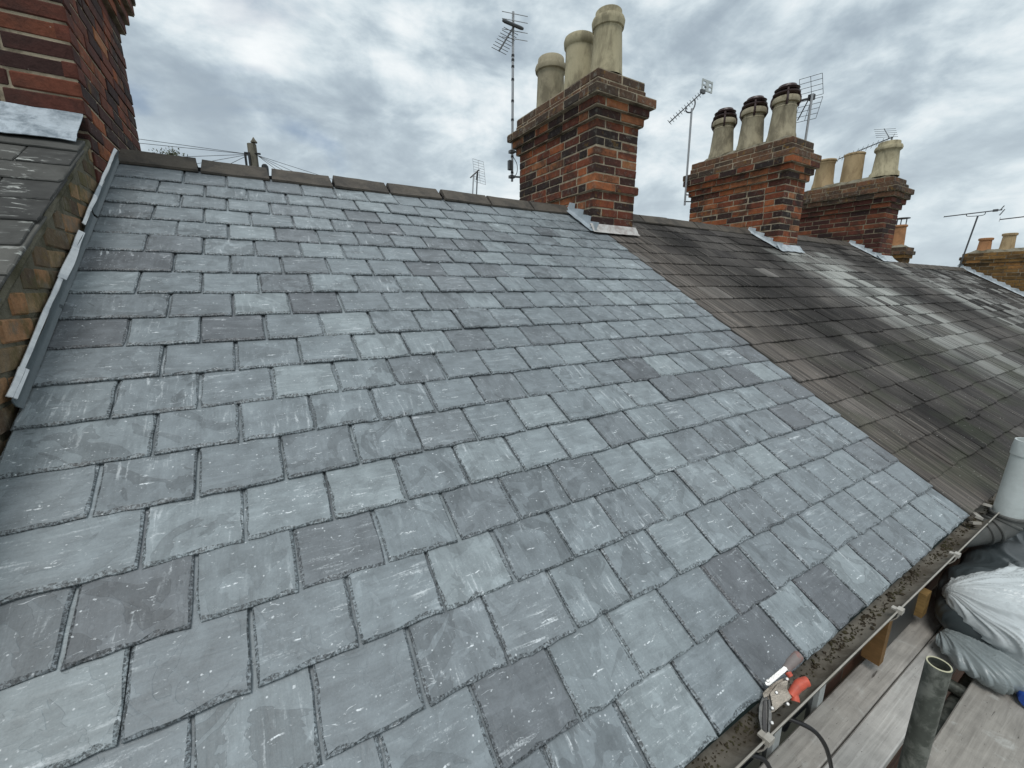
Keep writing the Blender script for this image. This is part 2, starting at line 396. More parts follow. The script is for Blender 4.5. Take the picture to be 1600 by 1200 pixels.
MT['dsteel'] = plain('dark_steel', (0.085, 0.088, 0.088), 0.45, 0.4, 40, metal=0.5, dirt=(0.20, 0.20, 0.19), dirt_amt=0.4, dscale=30, bs=0.3)
MT['orange'] = plain('orange_grip', (0.60, 0.105, 0.060), 0.5, 0.25, 40, dirt=(0.30, 0.09, 0.07), dirt_amt=0.5, dscale=30, spec=0.4, bs=0.2)
MT['greygrip'] = plain('worn_grip', (0.23, 0.20, 0.19), 0.6, 0.3, 40, dirt=(0.36, 0.09, 0.06), dirt_amt=0.7, dscale=22, spec=0.3, bs=0.2)
MT['alu'] = plain('aerial_metal', (0.36, 0.37, 0.38), 0.45, 0.2, 20, metal=0.5, bs=0.1)
MT['alud'] = plain('dull_aerial_metal', (0.10, 0.105, 0.11), 0.5, 0.2, 20, metal=0.3, bs=0.1)
MT['pole'] = plain('grey_pole_timber', (0.19, 0.175, 0.14), 0.9, 0.5, 10, dirt=(0.07, 0.065, 0.05), dirt_amt=0.7, dscale=5, spec=0.1, stretch=(3, 3, 0.5))
m, t, b = material('house_wall_brick')
pos = t.n('ShaderNodeNewGeometry').outputs['Position']
x_, y_, z_ = t.sep(pos)
bt = t.n('ShaderNodeTexBrick', {'Vector': t.comb(x_, z_, 0.0), 'Color1': (0.085, 0.034, 0.022), 'Color2': (0.150, 0.062, 0.034), 'Mortar': (0.12, 0.10, 0.075), 'Scale': 1.0, 'Mortar Size': 0.005, 'Brick Width': 0.225, 'Row Height': 0.075})
t.set(b.inputs['Base Color'], t.scale(bt.outputs['Color'], t.m('ADD', 0.3, t.noise(pos, 12, 6, 0.65))))
b.inputs['Roughness'].default_value = 0.9
MT['wallb'] = m
MT['ground'] = plain('yard_concrete', (0.19, 0.185, 0.17), 0.9, 0.35, 0.6, dirt=(0.09, 0.10, 0.06), dirt_amt=0.7, dscale=0.15, spec=0.2)
MT['frame'] = plain('grey_white_frame', (0.42, 0.44, 0.43), 0.5, 0.2, 20, spec=0.4, bs=0.1)
MT['bark'] = plain('bark', (0.09, 0.075, 0.06), 0.9, 0.4, 12, spec=0.1)
m, t, b = material('window_glass')
b.inputs['Base Color'].default_value = (0.012, 0.014, 0.016, 1)
b.inputs['Roughness'].default_value = 0.06
MT['glass'] = m
MT['dplate'] = plain('dark_plate', (0.045, 0.048, 0.047), 0.45, 0.3, 14, spec=0.4, bs=0.2)
m, t, b = material('leaf')
rr = t.n('ShaderNodeAttribute')
rr.attribute_name = 'rnd'
t.set(b.inputs['Base Color'], t.ramp(rr.outputs['Fac'], [(0, (0.05, 0.062, 0.03)), (1, (0.11, 0.115, 0.055))]))
b.inputs['Roughness'].default_value = 0.7
MT['leaf'] = m

def board_mat():
    m, t, b = material('scaffold_board')
    pos = t.n('ShaderNodeNewGeometry').outputs['Position']
    r = t.n('ShaderNodeObjectInfo').outputs['Random']
    r2 = fract(t, r, 7.31)
    v = t.v('ADD', pos, t.comb(t.m('MULTIPLY', r, 9), t.m('MULTIPLY', r2, 7), 0))
    col = t.ramp(r2, [(0, (0.290, 0.272, 0.243)), (0.5, (0.370, 0.352, 0.322)), (1, (0.46, 0.45, 0.425))])
    g = t.noise(t.v('MULTIPLY', v, (3.5, 70, 6)), 1.0, 7, 0.6, 0.5)
    n = t.noise(v, 11, 6, 0.6, 0.4)
    col = t.scale(col, t.m('ADD', 0.10, t.m('ADD', t.m('MULTIPLY', g, 0.95), t.m('MULTIPLY', n, 0.85))))
    crack = t.step(t.noise(t.v('MULTIPLY', v, (2.2, 38, 1)), 1.0, 3, 0.5, 0.8), 0.315, 0.285)
    col = t.mix(t.m('MULTIPLY', crack, 0.8), col, (0.035, 0.03, 0.025))
    pal = t.step(t.noise(t.v('ADD', v, (3, 1, 0)), 9, 5, 0.65, 0.5), 0.55, 0.68)
    col = t.mix(t.m('MULTIPLY', pal, 0.50), col, (0.56, 0.57, 0.54))
    ch = t.m('MULTIPLY', t.step(t.noise(t.v('MULTIPLY', v, (38, 120, 1)), 1.0, 4, 0.6, 0.6), 0.67, 0.71), 0.7)
    col = t.mix(ch, col, (0.05, 0.042, 0.036))
    t.set(b.inputs['Base Color'], col)
    b.inputs['Roughness'].default_value = 0.85
    b.inputs['Specular IOR Level'].default_value = 0.2
    bump(t, b, t.m('SUBTRACT', t.m('ADD', g, n), t.m('MULTIPLY', crack, 1.5)), 0.6, 0.004)
    return m
MT['board'] = board_mat()

# ------------------------------------------------------------------ mesh and object helpers
COL = sc.collection
PW = {}
RNG = random.Random(11)

def W(x, s, h=0.0):
    """roof frame (along the eaves, up the slope, out of the roof) to world"""
    return Vector((x, s * CP - h * SP, s * SP + h * CP))

class MB:
    def __init__(s):
        s.v, s.f, s.mi, s.rn = [], [], [], []
    def face(s, idx, mi=0, rn=0.0):
        s.f.append(idx); s.mi.append(mi); s.rn.append(rn)
    def grid(s, P, close_u=False, close_v=False, mi=0, rn=0.0):
        nu, nv = len(P), len(P[0])
        b0 = len(s.v)
        for row in P:
            s.v.extend(Vector(q) for q in row)
        for i in range(nu if close_u else nu - 1):
            for j in range(nv if close_v else nv - 1):
                a, c = i, (i + 1) % nu
                d, e = j, (j + 1) % nv
                s.face((b0 + a * nv + d, b0 + c * nv + d, b0 + c * nv + e, b0 + a * nv + e), mi, rn)
    def box(s, lo, hi, mw=None, mi=0, rn=0.0):
        b0 = len(s.v)
        for z in (lo[2], hi[2]):
            for x, y in ((lo[0], lo[1]), (hi[0], lo[1]), (hi[0], hi[1]), (lo[0], hi[1])):
                p = Vector((x, y, z))
                s.v.append(mw @ p if mw else p)
        for q in ((0, 3, 2, 1), (4, 5, 6, 7), (0, 1, 5, 4), (1, 2, 6, 5), (2, 3, 7, 6), (3, 0, 4, 7)):
            s.face(tuple(b0 + k for k in q), mi, rn)
    def tube(s, pts, r, n=8, caps=True, mi=0):
        pts = [Vector(p) for p in pts]
        rs = r if isinstance(r, (list, tuple)) else [r] * len(pts)
        rows = []
        u = None
        for i, p in enumerate(pts):
            d = (pts[min(i + 1, len(pts) - 1)] - pts[max(i - 1, 0)]).normalized()
            if u is None:
                u = d.orthogonal().normalized()
            u = (u - d * u.dot(d)).normalized()
            w = d.cross(u)
            rows.append([p + (u * math.cos(2 * math.pi * k / n) + w * math.sin(2 * math.pi * k / n)) * rs[i] for k in range(n)])
        b0 = len(s.v)
        s.grid(rows, close_v=True, mi=mi)
        if caps:
            s.face(tuple(b0 + k for k in reversed(range(n))), mi)
            s.face(tuple(b0 + (len(pts) - 1) * n + k for k in range(n)), mi)
    def lathe(s, prof, c, n=28, mi=0, lean=(0, 0)):
        rows = []
        for r, z in prof:
            rows.append([Vector((c[0] + lean[0] * z + r * math.cos(2 * math.pi * k / n), c[1] + lean[1] * z + r * math.sin(2 * math.pi * k / n), c[2] + z)) for k in range(n)])
        s.grid(rows, close_v=True, mi=mi)
    def prism(s, poly, off, mi=0):
        """polygon of 3D points extruded by the vector off"""
        b0 = len(s.v)
        n = len(poly)
        off = Vector(off)
        s.v.extend(Vector(q) for q in poly)
        s.v.extend(Vector(q) + off for q in poly)
        s.face(tuple(b0 + k for k in reversed(range(n))), mi)
        s.face(tuple(b0 + n + k for k in range(n)), mi)
        for k in range(n):
            j = (k + 1) % n
            s.face((b0 + k, b0 + j, b0 + n + j, b0 + n + k), mi)
    def sheet(s, P, off):
        """thin closed sheet: grid P and the same grid shifted by off"""
        off = Vector(off)
        nu, nv = len(P), len(P[0])
        b0 = len(s.v)
        s.grid(P)
        b1 = len(s.v)
        s.grid([[Vector(q) + off for q in row] for row in P])
        def ring(i, j):
            return i * nv + j
        edge = [ring(i, 0) for i in range(nu)] + [ring(nu - 1, j) for j in range(1, nv)] + [ring(i, nv - 1) for i in range(nu - 2, -1, -1)] + [ring(0, j) for j in range(nv - 2, 0, -1)]
        for k in range(len(edge)):
            a, c = edge[k], edge[(k + 1) % len(edge)]
            s.face((b0 + a, b0 + c, b1 + c, b1 + a))
    def mesh(s, name, mats, smooth=False, rnd=False):
        me = bpy.data.meshes.new(name)
        me.from_pydata(s.v, [], s.f)
        for mm in (mats if isinstance(mats, (list, tuple)) else [mats]):
            me.materials.append(MT[mm] if isinstance(mm, str) else mm)
        if any(s.mi):
            me.polygons.foreach_set('material_index', s.mi)
        if smooth:
            me.polygons.foreach_set('use_smooth', [True] * len(s.f))
        if rnd:
            at = me.attributes.new('rnd', 'FLOAT', 'FACE')
            at.data.foreach_set('value', s.rn)
        me.update()
        return me

def link(name, me, parent=None, mw=None, label=None, cat=None, group=None, kind=None):
    o = bpy.data.objects.new(name, me)
    COL.objects.link(o)
    mw = mw or Matrix.Identity(4)
    o.matrix_basis = mw
    PW[o] = mw
    if parent is not None:
        o.parent = parent
        o.matrix_parent_inverse = PW[parent].inverted()
    for k, q in (('label', label), ('category', cat), ('group', group), ('kind', kind)):
        if q:
            o[k] = q
    return o

def empty(name, loc, label, cat, group=None):
    return link(name, None, None, Matrix.Translation(Vector(loc)), label, cat, group)

def build(mb, name, mats, parent=None, smooth=False, **kw):
    return link(name, mb.mesh(name, mats, smooth), parent, **kw)

def smooth_by_angle(o, deg=35):
    me = o.data
    me.polygons.foreach_set('use_smooth', [True] * len(me.polygons))
    me.set_sharp_from_angle(angle=math.radians(deg))

def ray_dir(px, py):
    c = Vector(((px - 800) / FPX, (py - 600) / FPX, 1.0))
    return Vector([sum(ROT[i][k] * c[k] for k in range(3)) for i in range(3)])

def on_plane(px, py, p0, n):
    d = ray_dir(px, py)
    return CAM + d * ((Vector(p0) - CAM).dot(n) / d.dot(n))

# ------------------------------------------------------------------ the setting: ground
GZ = -5.0
g = MB()
g.grid([[(x, y, GZ) for y in (-900, -60, -20, 0, 20, 60, 900)] for x in (-900, -60, -20, 0, 20, 60, 900)])
build(g, 'ground', 'ground', kind='structure')

# ------------------------------------------------------------------ slates
def slate_mesh(width, length, thick, rng, mats, jag=0.0028, bev=0.0075, chip=0.06, ny=(0.03, 0.07, 0.12, 0.17)):
    hw = width / 2
    out = []
    nt_ = max(5, int(width / 0.026))
    cl, cr = (rng.uniform(0.006, 0.014) if rng.random() < chip else rng.uniform(0.001, 0.004) for _ in range(2))
    bow = rng.uniform(-0.002, 0.002)
    for k in range(nt_ + 1):
        f = k / nt_
        x = -hw + cl + (width - cl - cr) * f
        out.append((x, rng.uniform(-jag, jag) + bow * math.sin(math.pi * f)))
    for y in ny:
        out.append((hw + rng.uniform(-jag, jag * 0.2), max(y, cr * rng.uniform(0.5, 0.9)) if y == ny[0] else y))
    out.append((hw, length)); out.append((-hw, length))
    for y in reversed(ny):
        out.append((-hw + rng.uniform(-jag * 0.2, jag), y))
    n = len(out)
    inn = []
    for i, (x, y) in enumerate(out):
        if i <= nt_:
            bx = bev * rng.uniform(0.3, 1.7)
            inn.append((max(-hw + bev, min(hw - bev, x)), y + bx))
        elif x > 0:
            inn.append((x - bev * rng.uniform(0.25, 1.2), y if y < length else y - 0.002))
        else:
            inn.append((x + bev * rng.uniform(0.25, 1.2), y if y < length else y - 0.002))
    mb = MB()
    for (x, y), (xi, yi) in zip(out, inn):
        mb.v.append(Vector((x, y, 0)))
        mb.v.append(Vector((x, y, thick * 0.55)))
        mb.v.append(Vector((xi, yi, thick)))
    mb.face(tuple(3 * i + 2 for i in range(n)), 0)
    for i in range(n):
        j = (i + 1) % n
        mb.face((3 * i, 3 * j, 3 * j + 1, 3 * i + 1), 1)
        mb.face((3 * i + 1, 3 * j + 1, 3 * j + 2, 3 * i + 2), 1)
    return mb

def slate_matrix(x, s, h, rise, length, yaw=0.0, roll=0.0):
    """tail centre at (x, s, h); the head is lower by rise"""
    ex = Vector((1, 0, 0))
    es = Vector((0, CP, SP))
    en = Vector((0, -SP, CP))
    a = math.atan2(rise, length)
    ey = es * math.cos(a) - en * math.sin(a)
    ez = es * math.sin(a) + en * math.cos(a)
    R3 = Matrix((ex, ey, ez)).transposed()
    Rm = R3.to_4x4() @ Matrix.Rotation(yaw, 4, 'Z') @ Matrix.Rotation(roll, 4, 'Y')
    return Matrix.Translation(W(x, s, h)) @ Rm

SW, SG = 0.203, 0.203 / 1.2328
NROW = 20
XL = -16.47 * SW
S_RIDGE = 2.95 / CP

def in_view(x, s, pad=60):
    q = W(x, s) - CAM
    c = [sum(ROT[k][i] * q[k] for k in range(3)) for i in range(3)]
    if c[2] < 0.05:
        return False
    px, py = c[0] / c[2] * FPX + 800, c[1] / c[2] * FPX + 600
    return -pad < px < 1600 + pad and -pad < py < 1200 + pad

# ---- house with the new slates
def roof_deck(x0, x1, h, name, parent, hb=0.0):
    mb = MB()
    a = [[W(x, s, h) for s in (0.02, S_RIDGE - 0.03)] for x in (x0, x1)]
    mb.sheet(a, W(0, 0, -0.03))
    # rear slope
    yr = 2.95
    zr = yr * math.tan(PITCH) + h / CP
    bk = [[(x, yr + 0.0, zr - 0.02), (x, 2 * yr, h / CP)] for x in (x0, x1)]
    mb.sheet(bk, (0, -0.015, -0.026))
    return build(mb, name, 'deck', parent)

def house_body(x0, x1, h, house, mat='wallb'):
    dz = h / CP
    for nm, ya, yb in (('front_wall', 0.085, 0.30), ('rear_wall', 5.60, 5.82)):
        mb = MB()
        mb.box((x0 + 0.02, ya, GZ), (x1 - 0.02, yb, dz))
        build(mb, nm, mat, house)

newh = empty('terraced_house', (-1.7, 2.9, GZ), 'terraced house with a fresh roof of blue-grey slates and chalky scuffs', 'house')
newroof = roof_deck(XL, -0.005, -0.042, 'roof', newh)
house_body(XL, 0.0, -0.03, newh)
rg = random.Random(5)
LEN, TH = 0.405, 0.0090
var_full = [slate_mesh(SW - 0.0045, LEN, TH, rg, None).mesh('slate', ['slate', 'slate_edge']) for _ in range(44)]
cache = {}
rest = MB()
nsl = 0
for k in range(NROW):
    s0 = k * SG
    edges = [0.0]
    e = 0.5 if k % 2 == 0 else 1.0
    while e < 16.47 - 0.9:
        edges.append(e); e += 1.0
    if 16.47 - edges[-1] > 1.6:
        edges.append(edges[-1] + 1)
    edges.append(16.47)
    for a, c in zip(edges[:-1], edges[1:]):
        wd_ = (c - a) * SW - 0.0045
        xc = -(a + c) / 2 * SW + rg.uniform(-0.0015, 0.0015)
        if xc > -0.10 and s0 > 2.96:
            continue
        ln = min(LEN, S_RIDGE - 0.01 - s0)
        tails = s0 + rg.uniform(-0.002, 0.002)
        mw = slate_matrix(xc, tails, -TH * 0.95 + rg.uniform(-0.0010, 0.0026) + (rg.uniform(0.001, 0.004) if rg.random() < 0.12 else 0), 0.0228 * ln / LEN, ln, rg.uniform(-0.006, 0.006), rg.uniform(-0.006, 0.006))
        vis = any(in_view(xc + dx_ * wd_, s0 + ds) for dx_ in (-0.5, 0, 0.5) for ds in (0, SG))
        if not vis:
            src = slate_mesh(wd_, ln, TH, rg, None)
            b0 = len(rest.v)
            rest.v.extend(mw @ q for q in src.v)
            rn = rg.random()
            for f_ in src.f:
                rest.face(tuple(b0 + i_ for i_ in f_), 0, rn)
            continue
        if abs((c - a) - 1.0) < 1e-3 and ln == LEN:
            me = rg.choice(var_full)
        else:
            me = slate_mesh(wd_, ln, TH, rg, None).mesh('slate', ['slate', 'slate_edge'])
        link('slate', me, newroof, mw)
        nsl += 1
for q in range(17):
    x1_ = -q * SW
    x0_ = max(XL, x1_ - SW + 0.005)
    src = slate_mesh(x1_ - x0_, 0.25, TH, rg, None)
    mw = slate_matrix((x0_ + x1_) / 2, 0.004, -TH * 1.95 - 0.002, 0.012, 0.25)
    b0 = len(rest.v)
    rest.v.extend(mw @ p_ for p_ in src.v)
    rn = rg.random()
    for f_ in src.f:
        rest.face(tuple(b0 + i_ for i_ in f_), 0, rn)
if rest.v:
    link('slate_run', rest.mesh('slate_run', 'slate_j', rnd=True), newroof, kind='stuff')

# eaves underlay strip and dark felt under the first course
mb = MB()
P = []
for i in range(34):
    x = XL + (0 - XL) * i / 33
    wv_ = noise.noise(Vector((x * 3.1, 0, 0))) * 0.004
    P.append([W(x, 0.10, -0.036), W(x, 0.0, -0.024 + wv_), W(x, -0.008, -0.036 + wv_)])
mb.sheet(P, W(0, 0, -0.003))
build(mb, 'eaves_felt', 'felt', newh)

# ---- ridge tiles
def ridge_tile(x0, x1, house, h=0.0, rng=RNG, mat='ridge'):
    """angle ridge tile: two wings and a blunt crown, set over the apex"""
    ya, za = 2.962 + rng.uniform(-0.003, 0.003), 1.806 + h / CP + rng.uniform(-0.003, 0.003)
    wing, drop = 0.118, 0.102
    th = 0.017
    sec = [(-wing, -drop), (-wing - 0.004, -drop + 0.012), (-0.022, -0.006), (0, 0.0), (0.022, -0.006), (wing + 0.004, -drop + 0.012), (wing, -drop), (wing - 0.012, -drop - 0.002), (0, -th * 1.5), (-wing + 0.012, -drop - 0.002)]
    mb = MB()
    n = 5
    tilt = rng.uniform(-0.006, 0.006)
    rows = []
    for i in range(n):
        f = i / (n - 1)
        x = x0 + (x1 - x0) * f
        tap = (0.010 if i == 0 else -0.010 if i == n - 1 else 0.0)
        rows.append([(x + tap * (1 + z / drop) + (noise.noise(Vector((x * 9, y * 30, z * 30))) * 0.003 if i in (0, n - 1) else 0), ya + y + noise.noise(Vector((x * 14, y * 20, 3))) * 0.0035, za + z + tilt * (f - 0.5) + noise.noise(Vector((x * 14, y * 20, 7))) * 0.0035) for y, z in sec])
    b0 = 0
    mb.grid(rows, close_v=True)
    m_ = len(sec)
    mb.face(tuple(range(m_)))
    mb.face(tuple(reversed(range((n - 1) * m_, n * m_))))
    return build(mb, 'ridge_tile', mat, house)

jx = [-3.342, -2.972, -2.600, -2.223, -1.843, -1.432, -1.008, -0.578, -0.150]
for a, c in zip(jx[:-1], jx[1:]):
    ridge_tile(a + (0.018 if abs(a + 1.432) < 0.01 else 0.006), c - RNG.uniform(0.003, 0.008), newh)
mb = MB()
mb.box((XL, 2.885, 1.66), (-0.15, 3.04, 1.742))
build(mb, 'ridge_bedding', 'deck', newh)

# ---- lead cover flashing along the raised wall on the left
def ribbon(segs, name, parent, mat, fx):
    """segs: (slope start, slope end); fx(s, j) gives the point of column j"""
    for s0, s1 in segs:
        mb = MB()
        n = max(6, int((s1 - s0) / 0.035))
        P = [[fx(s0 + (s1 - s0) * i / n, j) for j in range(5)] for i in range(n + 1)]
        mb.sheet(P, (0.0025, 0, 0.0012))
        o = build(mb, name, mat, parent)
        smooth_by_angle(o, 60)

def lead_up(ph):
    def fx(s, j):
        wv_ = noise.noise(Vector((s * 4.3, ph, 0.3)))
        w2 = noise.noise(Vector((s * 8.0, ph, 4.3)))
        top = 0.038 + 0.004 * wv_
        xs = [XL + 0.016, XL + 0.010, XL + 0.007, XL + 0.007 + 0.003 * w2, XL + 0.008 + 0.005 * w2]
        hs = [0.004, 0.012, top * 0.4, top * 0.75, top]
        return W(xs[j], s, hs[j])
    return fx
def lead_top(wide, ph):
    def fx(s, j):
        wv_ = noise.noise(Vector((s * 4.3, ph, 0.3)))
        w2 = noise.noise(Vector((s * 8.0, ph, 4.3)))
        w3 = noise.noise(Vector((s * 5.0, ph, 8.3)))
        top = 0.038 + 0.004 * wv_
        wd2 = wide * (0.85 + 0.45 * w3)
        xs = [XL - 0.003, XL + 0.001, XL + wd2 * 0.4, XL + wd2 * 0.75, XL + wd2]
        hs = [top + 0.008, top + 0.004, top + 0.002, top - wd2 * 0.15 + 0.002 * w2, top - wd2 * 0.45 + 0.003 * w2]
        return W(xs[j] + 0.003 * w2, s, hs[j])
    return fx
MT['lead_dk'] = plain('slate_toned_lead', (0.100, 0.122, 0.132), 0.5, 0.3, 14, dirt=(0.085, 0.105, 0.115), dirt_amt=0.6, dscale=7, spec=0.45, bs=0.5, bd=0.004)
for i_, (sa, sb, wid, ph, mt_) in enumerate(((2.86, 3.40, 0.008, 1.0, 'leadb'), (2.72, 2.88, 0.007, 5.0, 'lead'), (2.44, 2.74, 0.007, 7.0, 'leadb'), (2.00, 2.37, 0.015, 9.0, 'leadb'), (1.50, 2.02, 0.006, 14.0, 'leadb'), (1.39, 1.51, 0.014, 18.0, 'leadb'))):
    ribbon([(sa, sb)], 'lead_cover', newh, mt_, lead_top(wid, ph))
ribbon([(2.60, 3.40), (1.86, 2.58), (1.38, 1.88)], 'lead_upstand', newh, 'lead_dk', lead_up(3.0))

# ------------------------------------------------------------------ old roofs further along the terrace
OW, OG, OLEN, OTH = 0.255, 0.186, 0.45, 0.0090
og = random.Random(77)
old_var = [slate_mesh(OW - 0.004, OLEN, OTH, og, None, jag=0.0032, bev=0.004, chip=0.25).mesh('slate', ['old', 'old']) for _ in range(30)]
old_far = MB()

def old_roof(x0, x1, h, roof, single=True, phase=0.0, far=None):
    n = 0
    for k in range(18):
        s0 = k * OG + 0.004
        ln = min(OLEN, S_RIDGE - 0.02 - s0)
        x = x0 + (0.5 * OW if k % 2 else 0.0) * 1.0
        xs = [x0]
        first = OW * (0.42 if k % 2 else 0.95) + og.uniform(-0.02, 0.02)
        xs.append(x0 + first)
        while xs[-1] < x1 - 0.12:
            xs.append(min(x1, xs[-1] + OW * (1.0 + og.choice((0, 0, 0, -0.12, 0.1)) + og.uniform(-0.02, 0.02))))
        xs[-1] = x1
        for a, c in zip(xs[:-1], xs[1:]):
            wdt = c - a - 0.004
            if wdt < 0.03:
                continue
            xc = (a + c) / 2
            und = 0.010 * noise.noise(Vector((xc * 0.9, s0 * 1.1, 2.0))) + 0.004 * noise.noise(Vector((xc * 4, s0 * 4, 5.0)))
            sag = 0.007 * noise.noise(Vector((xc * 1.3, k * 3.7, 9.0)))
            slip = -og.uniform(0.008, 0.03) if og.random() < 0.04 else 0.0
            mw = slate_matrix(xc, s0 + sag + slip + og.uniform(-0.004, 0.004), h - OTH + und + og.uniform(0, 0.003), 0.0225 * ln / OLEN, ln, og.uniform(-0.010, 0.010), og.uniform(-0.008, 0.008))
            if single:
                if abs(wdt - OW) < 0.012 and ln == OLEN:
                    link('slate', og.choice(old_var), roof, mw)
                elif ln == OLEN:
                    me = og.choice(old_var)
                    link('slate', me, roof, mw @ Matrix.Diagonal((wdt / (OW - 0.004), 1, 1, 1)))
                else:
                    link('slate', slate_mesh(wdt, ln, OTH, og, None, jag=0.003, bev=0.004).mesh('slate', ['old', 'old']), roof, mw)
                n += 1
            else:
                src = slate_mesh(wdt, ln, OTH, og, None, jag=0.003, bev=0.004, ny=(0.08,))
                b0 = len(far.v)
                far.v.extend(mw @ q for q in src.v)
                rn = og.random()
                for f_ in src.f:
                    far.face(tuple(b0 + i_ for i_ in f_), 0, rn)
    return n

HS = -0.225
specs = [(0.006, 3.06, 0.0, True, 'terraced house with brown-streaked old slates adjoining the newly slated roof'),
         (3.064, 5.98, 0.0, True, 'terraced house with old dark slates washed pale between two brick chimneys'),
         (5.984, 8.90, HS, True, 'terraced house stepped lower with dark slates and chalky white patches'),
         (8.904, 11.86, HS, False, 'terraced house with dark slates running up to the buff brick chimney')]
houses = []
for x0, x1, h, single, lab in specs:
    hh = empty('terraced_house', ((x0 + x1) / 2, 2.9, GZ), lab, 'house', 'terraced houses with old slates')
    rf_ = roof_deck(x0, x1, h - 0.046, 'roof', hh)
    house_body(x0, x1, h - 0.03, hh)
    if single:
        old_roof(x0, x1, h, rf_)
    else:
        far = MB()
        old_roof(x0, x1, h, rf_, False, far=far)
        link('slate_run', far.mesh('slate_run', 'old_j', rnd=True), rf_, kind='stuff')
    houses.append(hh)
    mb = MB()
    mb.box((x0, 2.885, 1.66 + h / CP), (x1, 3.04, 1.742 + h / CP))
    build(mb, 'ridge_bedding', 'deck', hh)
    x = x0 + (0.36 if x0 < 1 else 0.0)
    while x < x1 - 0.1:
        e = min(x1, x + 0.45)
        ridge_tile(x, e - 0.005, hh, h)
        x = e
# exposed strip of party wall where the terrace steps down
mb = MB()
mb.prism([W(5.978, 0.0, -0.25), W(5.978, S_RIDGE, -0.25), W(5.978, S_RIDGE, -0.03), W(5.978, 0.0, -0.03)], (0.004, 0, 0))
build(mb, 'party_wall', 'mortar_dk', houses[1])

# ------------------------------------------------------------------ bricks and chimneys
def brick_proto(seed, mat):
    rng = random.Random(seed)
    mb = MB()
    c = 0.09
    rows = []
    pts = []
    for z in (-0.5, 0.5):
        for (x, y) in ((-0.5, -0.5), (0.5, -0.5), (0.5, 0.5), (-0.5, 0.5)):
            pts.append(Vector((x, y, z)))
    # chamfered box: every corner split in three
    idx = {}
    for i, q in enumerate(pts):
        for ax in range(3):
            d = Vector((1, 1, 1)) * 1.0
            p = Vector(q)
            cc = Vector((0.022, 0.040, 0.060)) * rng.uniform(0.6, 1.6)
            for k in range(3):
                if k != ax:
                    p[k] -= math.copysign(cc[k], q[k])
            p[ax] += math.copysign(rng.uniform(-0.012, 0.012), q[ax])
            idx[(i, ax)] = len(mb.v)
            mb.v.append(p)
    quads = {0: ((0, 3, 7, 4), (1, 5, 6, 2)), 1: ((0, 4, 5, 1), (3, 2, 6, 7)), 2: ((0, 1, 2, 3), (4, 7, 6, 5))}
    for ax, qs in quads.items():
        for q in qs:
            mb.face(tuple(idx[(i, ax)] for i in q))
    for a in range(8):
        for b_ in range(a + 1, 8):
            diff = [k for k in range(3) if pts[a][k] != pts[b_][k]]
            if len(diff) == 1:
                o = [k for k in range(3) if k != diff[0]]
                mb.face((idx[(a, o[0])], idx[(b_, o[0])], idx[(b_, o[1])], idx[(a, o[1])]))
        mb.face((idx[(a, 0)], idx[(a, 1)], idx[(a, 2)]))
    me = mb.mesh('brick', mat)
    import bmesh
    bm = bmesh.new()
    bm.from_mesh(me)
    bmesh.ops.recalc_face_normals(bm, faces=bm.faces)
    bm.to_mesh(me)
    bm.free()
    return me
BRK = {k: [brick_proto(100 + i, k) for i in range(6)] for k in ('red', 'dark', 'moss', 'top', 'yel')}

def roof_z(y, h=0.0):
    return (y if y < 2.95 else 5.9 - y) * math.tan(PITCH) + h / CP

def put_brick(parent, lo, hi, kind, rng, joined=None, jit=0.0025, axis=0):
    c = [(a + b_) / 2 + rng.uniform(-jit, jit) for a, b_ in zip(lo, hi)]
    d = [b_ - a for a, b_ in zip(lo, hi)]
    if joined is not None:
        joined.box([c[i] - d[i] / 2 for i in range(3)], [c[i] + d[i] / 2 for i in range(3)], rn=rng.random())
        return
    if axis == 1:
        mw = Matrix.Translation(c) @ Matrix.Rotation(math.pi / 2, 4, 'Z') @ Matrix.Diagonal((d[1], d[0], d[2], 1))
    else:
        mw = Matrix.Translation(c) @ Matrix.Diagonal((d[0], d[1], d[2], 1))
    mw = mw @ Matrix.Rotation(rng.uniform(-0.006, 0.006), 4, 'Z')
    link('brick', rng.choice(BRK[kind]), parent, mw)

def split(L, rng, off):
    """brick lengths along a run of length L"""
    n = max(1, round(L / 0.232))
    cuts = [0.0]
    if off and n > 1:
        cuts += [(i + 0.5) * L / n for i in range(n)]
    else:
        cuts += [i * L / n for i in range(1, n)]
    cuts.append(L)
    for i in range(1, len(cuts) - 1):
        cuts[i] += rng.uniform(-0.014, 0.014)
    return cuts

